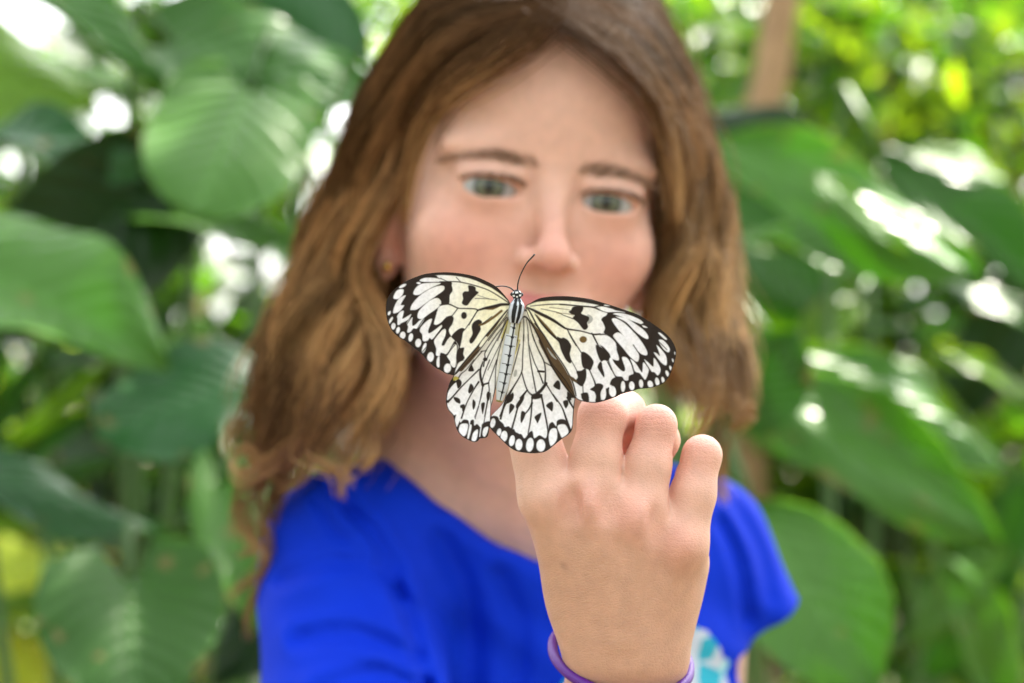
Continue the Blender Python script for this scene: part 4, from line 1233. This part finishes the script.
RF_out = [(527,304.8),(530,303.2),(535.8,299.9),(542,297.7),(553.4,296.4),(565.7,296.2),(577,297.1),(590.2,299),(595.1,300.4),(608.3,304.3),(621.5,308.7),(635,313.4),(643.9,317.9),(654.4,324.9),(665,332.8),(672,340.7),(676,349.5),(675.9,356),(674.6,361.5),(672,369.6),(668.5,377.5),(663.2,383.3),(654.4,386.9),(647.4,388.2),(638.6,389),(633.4,390.7),(622,393.9),(615.5,397),(603.2,401.2),(594.4,402.8),(585.7,401.9),(578.6,400.1),(574.5,396),(566.3,382.4),(560.2,374.4),(552.3,364.8),(547,355),(540,339.8),(536,332),(529.5,319),(525.6,308)]
RF_ops = [
 P_('d','p',[(613,310),(640,308),(684,330),(684,365),(662,396),(640,400),(600,408),(598,402),(607,396),(611.5,386),(616.4,377),(612,368),(608.5,360.5),(611,356),(606,352),(600,345),(598,336),(613,333),(604,322)]),
 V_('d','p',[(528,304.4),(536,301),(543,299.5),(554,298.5),(566,298.5),(578,299.6),(590,301.5),(600,303.8),(610,306.7),(622,310.6),(634,315.5)],[1,2.5,3.6,4.2,4.6,4.2,3.8,3.4,3,2.8,3]),
 V_('d','F',[(120,240),(300,222),(450,218),(550,225),(700,242),(830,250),(911,278)],[0.8,1,1,1,1.1,1.1,1.1]),
 V_('d','G',[(0,222),(250,240),(380,256),(450,285),(560,318),(640,345)],1.1), V_('d','G',[(370,255),(470,235),(560,245)],[0.8,1.8,1]),
 P_('w','G',[(430,255),(500,250),(600,280),(740,312),(650,305),(540,308),(470,285)]), P_('w','G',[(610,322),(720,325),(830,360),(925,405),(925,445),(820,400),(700,360)]),
 P_('w','G',[(500,230),(530,222),(570,236),(530,240)]),
 P_('g','F',[(765,340),(810,350),(830,390),(805,430),(770,435)]),
 P_('d','F',[(610,245),(715,245),(715,290),(700,325),(780,360),(785,395),(765,430),(775,480),(745,510),(715,500),(660,430),(600,380),(620,345),(580,330),(555,303),(580,285)]),
 V_('d','F',[(240,270),(420,310),(500,345),(600,383)],[0.5,0.8,0.7,1]), V_('o','F',[(335,255),(450,268),(570,285)],0.5), V_('o','F',[(420,318),(520,325),(610,340)],0.5),
 V_('o','F',[(170,310),(300,360),(400,420)],[1,3,1]),
 V_('d','F',[(80,255),(150,285),(250,335),(380,402),(480,470),(540,500),(700,525),(830,560),(911,555)],[1.4,2.4,3,3,2.4,1.8,1.3,1.3,1.2]),
 V_('d','G',[(380,565),(520,560)],1.3),
 V_('o','F',[(190,345),(300,480),(400,590)],[1,3.4,2.6]), V_('d','F',[(170,330),(250,440),(350,550),(450,640)],[0.8,1.8,2,2.2]),
 V_('d','F',[(70,265),(110,300),(200,470),(330,683),(400,800)],[1,1.4,1.8,1.6,1.4]),
 P_('b','K',[(-120,-190),(-50,-100),(40,0),(140,170),(250,330),(320,450),(368,560),(398,690),(370,690),(290,540),(220,460),(120,340),(70,230),(0,60),(-90,-90)]), V_('g','K',[(85,150),(140,230),(185,275)],[0.5,2,0.5]), V_('d','K',[(-60,-130),(40,-5),(150,170),(260,330),(330,450),(380,560),(410,690)],1.4),
 E_('o','F',720,620,42,38), E_('g','G',490,600,20,18),
 V_('d','F',[(540,505),(580,590),(640,690)],1.2), V_('d','K',[(340,-10),(400,90),(470,200)],1.1), V_('d','F',[(830,562),(890,683)],1.1), V_('d','K',[(590,-20),(660,115)],1.2),
 P_('d','G',[(545,315),(600,318),(640,350),(600,385),(600,430),(660,500),(650,540),(610,570),(600,605),(560,580),(510,555),(498,535),(512,490),(490,430),(470,395),(490,365),(530,345)]),
 P_('d','K',[(190,20),(240,35),(270,30),(320,60),(355,120),(350,170),(340,220),(360,300),(340,322),(300,290),(265,230),(235,160),(220,100)]),
 P_('d','K',[(470,200),(510,195),(570,240),(610,300),(600,350),(575,400),(540,390),(490,370),(470,290)]),
 P_('d','K',[(640,110),(700,140),(760,180),(805,240),(780,290),(700,300),(670,260),(640,170)]),
 P_('d','K',[(680,310),(710,320),(730,400),(735,470),(720,475),(670,400),(655,360)]),
 P_('d','K',[(415,415),(470,405),(520,380),(528,480),(500,560),(475,585),(430,560),(400,525),(430,480)]), V_('b','K',[(320,460),(370,500),(415,530)],[1,3.5,2]),
 P_('d','K',[(570,620),(610,590),(640,555),(690,553),(722,580),(700,640),(680,690),(640,690),(620,650)]),
 P_('d','K',[(795,560),(820,500),(860,480),(925,460),(925,690),(870,690),(860,620),(830,580)]),
 V_('d','K',[(355,290),(390,350),(425,420)],0.8), V_('d','K',[(560,390),(600,480),(630,560),(650,690)],[1.2,1.2,1.8,2.5]), V_('d','K',[(760,270),(830,400),(870,480),(890,683)],[1.2,1.2,1.8,2.5]), V_('d','K',[(820,0),(870,80),(925,150)],1.3),
 P_('d','L',[(465,330),(545,318),(556,425),(490,405)]), V_('d','L',[(488,235),(492,330)],1.0),
 P_('d','L',[(625,290),(690,270),(690,420),(635,430)]), P_('d','L',[(750,270),(790,260),(800,380),(750,400)]),
 E_('w','L',600,358,36,58,-5), E_('w','L',720,335,29,62,3), E_('w','L',825,300,38,60,-5), E_('w','L',445,355,22,45,-10),
 P_('w','I',[(-30,290),(0,288),(80,290),(160,350),(185,400),(190,460),(215,540),(205,575),(130,550),(110,500),(40,420),(0,395),(-40,330)]),
 P_('w','J',[(25,190),(60,175),(95,200),(130,290),(165,360),(115,400),(100,470),(70,490),(45,430),(55,350),(30,260)]),
 P_('w','J',[(105,175),(130,140),(160,200),(230,280),(275,300),(285,260),(250,150),(280,135),(320,160),(370,250),(385,320),(330,350),(320,400),(280,400),(250,360),(180,350),(140,270)]),
 P_('w','I',[(150,290),(200,255),(260,285),(350,370),(430,470),(445,540),(420,590),(340,530),(250,420),(180,340)]),
 P_('w','I',[(135,110),(180,95),(280,150),(400,270),(480,370),(535,470),(530,515),(470,500),(390,430),(290,320),(190,200)]),
 P_('w','I',[(180,75),(300,95),(420,170),(500,230),(545,290),(545,330),(490,310),(400,240),(300,140)]),
 P_('w','I',[(150,45),(250,40),(380,75),(490,140),(450,150),(330,110),(220,65)]), P_('w','I',[(480,175),(505,178),(540,200),(500,198)]),
 P_('w','I',[(665,265),(690,262),(760,325),(740,335)]), P_('w','I',[(670,345),(720,345),(780,410),(795,460),(770,480),(710,430)]),
 P_('w','I',[(645,400),(690,440),(750,520),(762,600),(745,630),(690,590),(615,490),(640,490),(680,520),(665,460)]),
 P_('w','J',[(505,170),(540,190),(607,245),(612,150),(650,190),(690,280),(660,345),(620,310),(570,290)]),
 P_('w','J',[(345,160),(400,200),(470,305),(485,290),(492,200),(530,230),(555,290),(520,390),(490,370),(450,320),(400,300),(370,220)]),
 E_('w','J',40,560,29,66,4), E_('w','J',145,530,37,62,-8), E_('w','J',262,472,25,62), E_('w','J',362,465,31,50,-6), E_('w','J',468,440,24,48,-5), E_('w','J',573,447,30,43,-20),
 E_('w','J',652,418,24,48,-12), E_('w','J',718,400,18,38,-15), E_('w','J',767,325,18,38,-22), E_('w','J',805,263,14,30,-22), E_('w','J',830,175,9,22,-20), E_('w','J',855,95,8,18,-10),
 V_('d','I',[(0,600),(60,560),(130,683)],0.6), V_('d','J',[(90,200),(160,330),(200,400)],1.0), V_('d','J',[(190,0),(330,150),(390,330)],1.0), V_('d','J',[(380,0),(500,180),(580,300)],1.0), V_('d','J',[(530,20),(620,130),(700,230)],1.0), V_('d','I',[(600,290),(760,450)],0.8),
]
LH_out = [(512,312),(500,315),(480,336),(462,358),(453.2,376.2),(449.7,382.8),(446.6,393.4),(446.1,403),(448.3,410),(453,415.6),(454.5,421.3),(456.7,429.2),(461,435.4),(466.3,438.9),(473.4,442),(477.7,441.1),(479.8,438.7),(483,438.2),(486.5,437.4),(488.3,434.5),(489.6,427.5),(490,421.3),(490.5,412.6),(491,407.4),(494,396),(499,375),(505,345),(513,318)]
LH_ops = [
 P_('b','D',[(600,230),(540,330),(470,440),(400,530),(300,640),(240,700),(200,640),(400,420),(560,220)]),
 P_('w','D',[(448,412),(470,365),(520,305),(542,315),(520,360),(470,415)]),
 P_('d','X',[(200,230),(150,240),(140,330),(200,460),(300,530),(460,560),(600,500),(580,320),(540,300),(480,330),(470,375),(445,350),(420,330),(390,345),(385,285),(350,290),(335,345),(322,290),(270,280),(230,310)]),
 P_('d','E',[(120,200),(60,330),(50,520),(110,610),(170,683),(200,640),(150,630),(95,560),(85,480),(160,400),(100,400),(170,270),(190,250)]),
 V_('d','S',[(322,430),(290,560),(255,690)],0.8), V_('y','S',[(318,460),(300,690)],1.6), V_('d','S',[(312,430),(260,560),(200,690)],0.8), V_('d','S',[(300,425),(190,560),(95,690)],1.0),
 V_('d','D',[(790,90),(720,190),(640,290),(520,470),(512,545),(495,640)],[1,1,1,1,1.2,1.5]), V_('d','E',[(490,20),(460,110),(463,200),(490,290)],[1.3,2,2.5,2.5]),
 V_('d','D',[(745,120),(690,260),(590,440),(530,560)],[0.8,0.8,0.9,1.2]), V_('d','E',[(565,0),(520,110),(480,230)],1.1),
 V_('d','D',[(765,150),(700,350),(620,520),(545,683)],0.7), V_('d','E',[(645,0),(600,130),(550,265)],1.0), V_('d','D',[(775,160),(720,300),(670,480),(640,620)],0.9),
 V_('y','D',[(770,130),(700,320)],1.2), V_('d','E',[(650,0),(635,100),(625,330),(610,410)],0.9),
 V_('d','E',[(445,108),(330,220),(240,310),(160,400),(90,475)],[1.6,1.2,1.4,1.8,2.6]), V_('d','E',[(440,250),(380,345),(300,500),(245,660)],[2,1.3,1.2,1.8]),
 V_('d','E',[(488,290),(470,400),(440,520),(395,650)],[1.6,1.4,0.8,0.8]), V_('d','X',[(440,130),(400,270)],0.8),
 V_('d','E',[(478,282),(520,272),(552,262)],1.8), V_('d','E',[(552,265),(560,350),(540,470),(508,640)],[1,1.2,1.2,0.8]), V_('d','X',[(540,80),(500,320)],0.9),
 V_('d','D',[(465,472),(525,463)],0.9), E_('d','D',515,562,26,22), V_('d','D',[(480,470),(380,590),(330,683)],1.0), V_('d','E',[(385,0),(300,110),(240,160),(190,240)],[1,0.8,1,1.8]), V_('d','E',[(575,380),(580,540),(575,640)],0.8),
 P_('d','E',[(330,90),(360,55),(387,115),(370,130),(325,128)]), P_('d','E',[(350,268),(387,322),(340,380),(320,350)]), P_('d','E',[(185,235),(215,215),(247,250),(237,300),(205,325),(190,290)]),
 P_('d','E',[(375,450),(405,480),(400,530),(380,565),(368,520)]), P_('d','E',[(545,360),(572,380),(562,450),(540,465),(528,400)]), P_('d','E',[(468,500),(512,490),(492,600),(480,605)]),
 P_('d','E',[(160,420),(220,440),(232,490),(200,495),(160,450)]), P_('d','E',[(228,520),(270,503),(287,530),(265,585),(240,560)]),
 P_('y','E',[(150,200),(180,185),(215,210),(160,235)]),
 P_('w','E',[(80,455),(100,350),(170,265),(190,290),(190,340),(140,410)]),
 P_('w','X',[(90,150),(130,90),(180,85),(220,110),(190,190),(150,230),(110,200)]), P_('w','X',[(170,290),(200,190),(235,150),(252,170),(230,270),(190,362)]),
 P_('w','X',[(215,390),(235,335),(300,325),(320,350),(300,440),(265,470),(225,430)]), P_('w','X',[(310,490),(335,350),(360,345),(350,420),(325,500)]),
 P_('w','X',[(360,520),(380,430),(430,393),(425,470),(400,525)]), P_('w','X',[(485,450),(500,380),(548,362),(540,420),(510,475)]), V_('w','X',[(465,380),(452,470)],1.0),
]
RH_out = [(516,312),(530,312),(541,332),(556,358),(572,384),(575.8,391),(576,395.5),(574.6,403.8),(573.3,417),(572.4,428.4),(568.5,434.5),(561.5,439.2),(554.4,445),(547.4,450.4),(542.1,452.5),(530.7,453.2),(517.6,451.4),(510.2,447.7),(503.2,441.5),(496.2,434.5),(491.8,430.1),(489.2,425.7),(490.5,420.5),(491,416),(503,402),(509,380),(514,345),(516,320)]
RH_ops = [
 P_('d','O',[(0,310),(40,368),(100,355),(125,400),(160,388),(190,450),(240,443),(280,492),(330,428),(370,413),(390,490),(450,458),(520,490),(545,410),(560,335),(600,308),(640,355),(648,295),(700,273),(760,295),(800,380),(850,380),(830,480),(700,540),(540,680),(300,720),(100,683),(-60,560),(-100,420)]),
 P_('d','X',[(575,255),(650,243),(680,290),(720,328),(740,362),(790,368),(840,398),(860,420),(925,475),(925,683),(760,600),(560,420)]),
 P_('b','M',[(440,0),(560,0),(640,120),(760,350),(880,660),(820,640),(720,500),(590,300),(520,180)]), P_('g','M',[(560,120),(600,150),(640,230),(640,260),(600,220),(570,170)]),
 V_('y','M',[(225,0),(170,160)],1.3),
 V_('d','S',[(497,440),(499,560),(496,690)],1.0), V_('d','S',[(530,450),(545,560),(553,690)],0.8), V_('d','S',[(555,460),(585,580),(618,690)],1.0), V_('y','S',[(455,470),(430,690)],1.6), V_('d','S',[(462,480),(440,600),(425,690)],0.7), V_('d','S',[(470,440),(520,420),(600,520),(690,690)],1.6),
 V_('d','M',[(205,0),(165,130),(150,170)],0.9), V_('d','M',[(225,50),(170,260),(120,420),(40,600)],1.0), V_('d','M',[(270,-60),(268,0),(257,200),(245,370),(150,540),(80,660)],[1,1,1.1,1.2,1.6,3.5]),
 V_('d','M',[(247,370),(310,570),(385,640)],[1.2,1.4,2.2]), V_('d','M',[(318,-60),(325,40),(350,260),(410,590)],[0.8,0.9,1.1,1.5]), V_('d','M',[(330,60),(390,250),(440,360),(490,490)],[0.9,1.1,1.2,1.6]),
 V_('d','M',[(370,-60),(390,0),(440,120),(502,250),(517,370),(512,500)],[1,1.1,1.2,1.3,1.5,2]), V_('d','M',[(500,250),(590,300)],1.1), V_('d','M',[(440,-40),(470,30),(540,180),(590,300),(720,500),(840,650)],[1.2,1.4,1.4,1.5,1.5,1.7]),
 V_('d','M',[(435,355),(500,360)],2.2), V_('d','M',[(525,495),(470,570),(410,625),(370,655)],[3,3.2,4,3]), V_('d','M',[(310,570),(240,660)],[1.5,3]), V_('d','M',[(525,500),(580,590),(650,700)],[1.5,1.2,1.3]),
 P_('d','M',[(608,512),(650,460),(682,480),(687,550),(670,567),(620,540)]), E_('g','M',175,380,18,42,12),
 P_('d','O',[(70,65),(95,0),(155,-10),(140,60),(110,78)]), V_('d','O',[(85,65),(40,150),(0,240)],1.5), P_('d','O',[(115,100),(167,130),(120,205),(103,205)]),
 P_('d','O',[(272,0),(267,60),(200,155),(180,120),(230,40)]), V_('d','O',[(200,145),(165,270),(125,400)],1.2), P_('d','O',[(245,185),(292,212),(250,312),(233,290)]), V_('d','O',[(365,90),(330,160),(285,215)],[2,1.6,1.2]),
 P_('d','O',[(395,245),(473,203),(432,317),(410,292)]), V_('d','O',[(365,40),(352,250),(320,440)],[1.6,1.5,1.2]), P_('d','O',[(362,-10),(478,-10),(462,35),(380,47)]),
 V_('d','O',[(470,0),(510,200),(545,400),(548,560)],[2,1.8,1.6,3]), P_('d','O',[(525,125),(545,95),(590,75),(607,110),(595,185),(560,160)]), V_('d','O',[(605,-5),(700,130),(750,260),(795,400)],[1.2,1.3,2,3]),
 P_('d','O',[(720,70),(770,58),(778,110),(750,152),(725,110)]), V_('d','O',[(770,30),(800,90),(845,160)],[2.5,2,1.6]), P_('d','M',[(765,590),(800,610),(840,650),(800,690),(770,680)]),
 V_('d','O',[(865,-60),(868,0),(850,110),(838,250),(825,380)],[1.5,1.7,1.5,1.5,2]),
 V_('d','X',[(775,10),(740,80),(690,270)],[3,2,2]), V_('d','X',[(885,145),(820,395)],1.3), P_('d','E',[(825,370),(837,430),(800,482),(748,492)]), V_('d','X',[(700,-10),(600,130),(575,260)],[1,2,1.6]),
 E_('w','O',45,470,35,58,8), E_('w','O',135,520,29,60,12), E_('w','O',215,565,40,65,3), E_('w','O',340,567,42,80,8), E_('w','O',465,575,50,70), P_('w','O',[(555,470),(580,392),(638,382),(652,450),(640,520),(578,580)]),
 P_('w','O',[(655,352),(735,335),(775,395),(772,440),(715,490),(682,440)]), P_('w','O',[(755,180),(790,108),(820,180),(830,290),(815,357),(780,290)]), P_('w','O',[(812,40),(848,50),(845,118)]),
 E_('w','X',600,320,29,55,12), E_('w','X',672,425,24,45,14), E_('w','X',730,470,37,62,6), E_('w','X',820,520,30,60,8),
]
ROOT = np.array((518.0, 308.0))
def wing(name, out, ops, root, yfun, edge, cream, parent, label):
    o = resample(catmull(out, 8, True), 620, True)
    ctr = o.mean(0)
    Mr = 135
    t = (np.arange(1, Mr + 1) / Mr) ** 0.75
    Q = np.concatenate((ctr[None], (ctr + t[:, None, None] * (o - ctr)[None]).reshape(-1, 2)))
    n = len(o)
    i = (np.arange(Mr - 1) * n)[:, None] + 1; j = np.arange(n)[None]; j2 = (j + 1) % n
    quads = np.stack(np.broadcast_arrays(i + j, i + n + j, i + n + j2, i + j2), -1).reshape(-1, 4)
    tris = np.stack((np.zeros(n, int), 1 + np.arange(n), 1 + (np.arange(n) + 1) % n), 1)
    dr = np.hypot(*(Q - ROOT).T)
    w = np.clip((dr - 30) / 65, 0, 1)[:, None]
    base = np.array(cream) * (1 - w) + np.array((0.86, 0.85, 0.88)) * w
    rr = np.random.default_rng(len(ops))
    base = base * (1 + rr.normal(0, 0.02, (len(Q), 1)))
    c = paint(Q, base, ops)
    de, _ = seg_dist(Q[1:], o, np.roll(o, -1, 0)) if False else (None, None)
    ring = np.concatenate(([0], np.repeat(t, n)))
    rad = np.concatenate(([1], np.tile(np.hypot(*(o - ctr).T), Mr)))
    dist = (1 - ring) * rad
    a_ = np.clip(0.5 - (dist - edge) / (2 * SOFT), 0, 1)[:, None]
    c = c * (1 - a_) + np.array(COLS['d']) * a_
    lum = c.mean(1)
    Y = yfun(Q) - 0.00010 * (lum < 0.3) + 0.00012 * np.sin(Q[:, 0] * 0.35 + Q[:, 1] * 0.2)
    W = pt_arr(Q, Y)
    W2 = W.copy(); W2[:, 1] += 0.00012           # a real membrane: front and back skin
    nv = len(W)
    fl = [quads, tris, quads[:, ::-1] + nv, tris[:, ::-1] + nv]
    e0 = 1 + (Mr - 1) * n + np.arange(n); e1_ = 1 + (Mr - 1) * n + (np.arange(n) + 1) % n
    fl.append(np.stack((e0, e0 + nv, e1_ + nv, e1_), 1))
    me = np_mesh(name, np.concatenate((W, W2)), fl)
    set_col(me, np.concatenate((c, c)))
    ob = link(name, me, WING, parent)
    if label: ob['label'] = label
    return ob
def pt_arr(Q, Y):
    k = (D + Y) / D / PPM
    return np.stack(((Q[:, 0] - 512) * k, Y, H + (341.5 - Q[:, 1]) * k), 1)
WING = col_mat('wing_scales', rough=0.62, spec=0.25, trans=0.22, var=0.10, vscale=900)
butterfly = empty('butterfly', tuple(pt(516, 335, 0.012)))
tag(butterfly, 'black and cream paper kite butterfly with spread spotted wings perched on the raised finger', 'butterfly')
PXM = 1 / PPM
yl = lambda Q: -0.22 * np.abs(Q[:, 0] - 510) * PXM - 0.0006
yr = lambda Q: -0.10 * np.abs(Q[:, 0] - 527) * PXM - 0.0006 - 0.00002 * np.maximum(0, Q[:, 0] - 600)
hl = lambda Q: -0.16 * np.abs(Q[:, 0] - 510) * PXM + 0.0016 - 0.003 * np.clip((Q[:, 1] - 400) / 50, 0, 1) ** 2
hr = lambda Q: -0.06 * np.abs(Q[:, 0] - 527) * PXM + 0.0018 - 0.003 * np.clip((Q[:, 1] - 400) / 50, 0, 1) ** 2
wing('hindwing', LH_out, LH_ops, ROOT, hl, 0.9, (0.86, 0.84, 0.77), butterfly, None)
wing('hindwing', RH_out, RH_ops, ROOT, hr, 0.9, (0.86, 0.84, 0.77), butterfly, None)
wing('forewing', LF_out, LF_ops, ROOT, yl, 0.9, (0.87, 0.83, 0.63), butterfly, None)
wing('forewing', RF_out, RF_ops, ROOT, yr, 0.9, (0.87, 0.83, 0.63), butterfly, None)
# body: lathe along a bent axis, its stripes as colours of the scales
def lathe_body(name, axis_px, radii_px, Y, colf, n=64, sides=32):
    p = resample(catmull(axis_px, 10), n)
    r = np.interp(np.linspace(0, 1, n), np.linspace(0, 1, len(radii_px)), radii_px) * PXM
    path = pt_arr(p, np.full(n, Y))
    v, f = tubes(path[None], r[None], sides)
    a_ = np.tile(np.arange(sides) / sides * 2 * np.pi, n)
    s = np.repeat(np.linspace(0, 1, n), sides)
    nrm = (v - np.repeat(path, sides, 0)); nrm /= np.linalg.norm(nrm, axis=1, keepdims=True) + 1e-12
    ang = np.arctan2(nrm[:, 0], -nrm[:, 1])         # 0 on the side seen, negative left
    me = np_mesh(name, v, f); set_col(me, colf(s, ang))
    return link(name, me, BODY, butterfly)
BODY = col_mat('body_scales', rough=0.55, spec=0.3, bump=(3000, 0.3, 0.0002))
BLK = np.array((0.008, 0.008, 0.010)); WHT = np.array((0.55, 0.59, 0.66)); GRY = np.array((0.50, 0.52, 0.55))
def c_abd(s, a_):
    c = np.tile(GRY, (len(s), 1)) * (0.9 + 0.25 * np.cos(a_))[:, None]
    seg = (s * 9.2) % 1
    c[(seg < 0.08) & (np.abs(a_) < 0.85 + 0.25 * np.sin(s * 40))] = BLK * 5
    c[np.abs(a_ - 0.16) < 0.13 + 0.10 * (seg < 0.22)] = BLK
    c[(s < 0.2) & (np.abs(a_) > 0.5)] = (0.42, 0.40, 0.28)
    c[s > 0.975] = (0.25, 0.22, 0.06)
    c[(np.abs(a_) > 1.25)] = (0.5, 0.45, 0.25)
    return c
def c_tho(s, a_):
    c = np.tile(BLK, (len(s), 1))
    for ce, w in ((0.10, 0.10), (-0.85, 0.24), (0.95, 0.24), (-1.4, 0.1), (1.45, 0.12)):
        c[np.abs(a_ - ce - 0.05 * s) < w * (1.15 - 0.5 * (s < 0.12))] = WHT if abs(ce) < 1 else GRY
    return c
def c_head(s, a_):
    c = np.tile(BLK, (len(s), 1))
    for ss, ce, w in ((0.30, 0.0, 0.3), (0.62, -0.75, 0.3), (0.62, 0.8, 0.34), (0.75, 0.0, 0.26), (0.25, -0.9, .22), (0.25, 0.9, .22)):
        c[(np.abs(a_ - ce) < w) & (np.abs(s - ss) < 0.09)] = (0.75, 0.76, 0.78)
    return c
lathe_body('abdomen', [(514.5,318),(511,338),(507,362),(502.5,386),(499,402)], [5.6, 6.2, 6.6, 6.8, 6.6, 6.2, 3.0], 0.0004, c_abd, 120, 48)
lathe_body('thorax', [(517.5,298.5),(517,306),(515.5,314),(514.2,323)], [3.6, 7.4, 8.0, 7.4, 5.0], -0.0008, c_tho, 60, 64)
lathe_body('head', [(516.4,289.6),(516.8,294),(517.2,299.5)], [1.4, 4.6, 5.0, 4.4, 3.0], -0.0006, c_head, 40, 48)
BLACK = plain_mat('butterfly_black', (0.010, 0.009, 0.009), 0.4)
ball('eye', pt(512.3, 294.2, 0.0002), 0.00075, BLACK, butterfly, 10)
ball('eye', pt(521.3, 294.6, 0.0002), 0.00075, BLACK, butterfly, 10)
def px_tube(name, P, r, parent=butterfly, mat=BLACK):
    return link(name, tube_mesh(name, [pt(*p) for p in P], r, 8, 30), mat, parent)
px_tube('antenna', [(517.6,290.5,-.0006),(517.9,284,-.002),(520.5,275,-.004),(526.5,263.5,-.006),(532.8,256.5,-.007),(534.6,254.2,-.0074)], (.00026, .00022, .00022, .00032))
px_tube('antenna', [(514,291,-.0006),(510.5,288,-.0005),(505,286.3,.001),(498.5,286.3,.004),(488,288.5,.008),(474,291.5,.012)], (.00026, .00022, .00022, .00032))
for a_, b_, c_ in (((513,306,.001),(506,316,.010),(513,330,.0150)), ((513,312,.001),(504,326,.012),(514,342,.0155)), ((513,318,.001),(506,340,.012),(517,360,.0160)),
                   ((521,306,.001),(529,316,.010),(524,330,.0150)), ((521,312,.001),(533,328,.012),(526,346,.0155)), ((519,318,.001),(531,345,.012),(527,364,.0162))):
    px_tube('leg', [a_, b_, c_], (.00045, .0003, .0002))
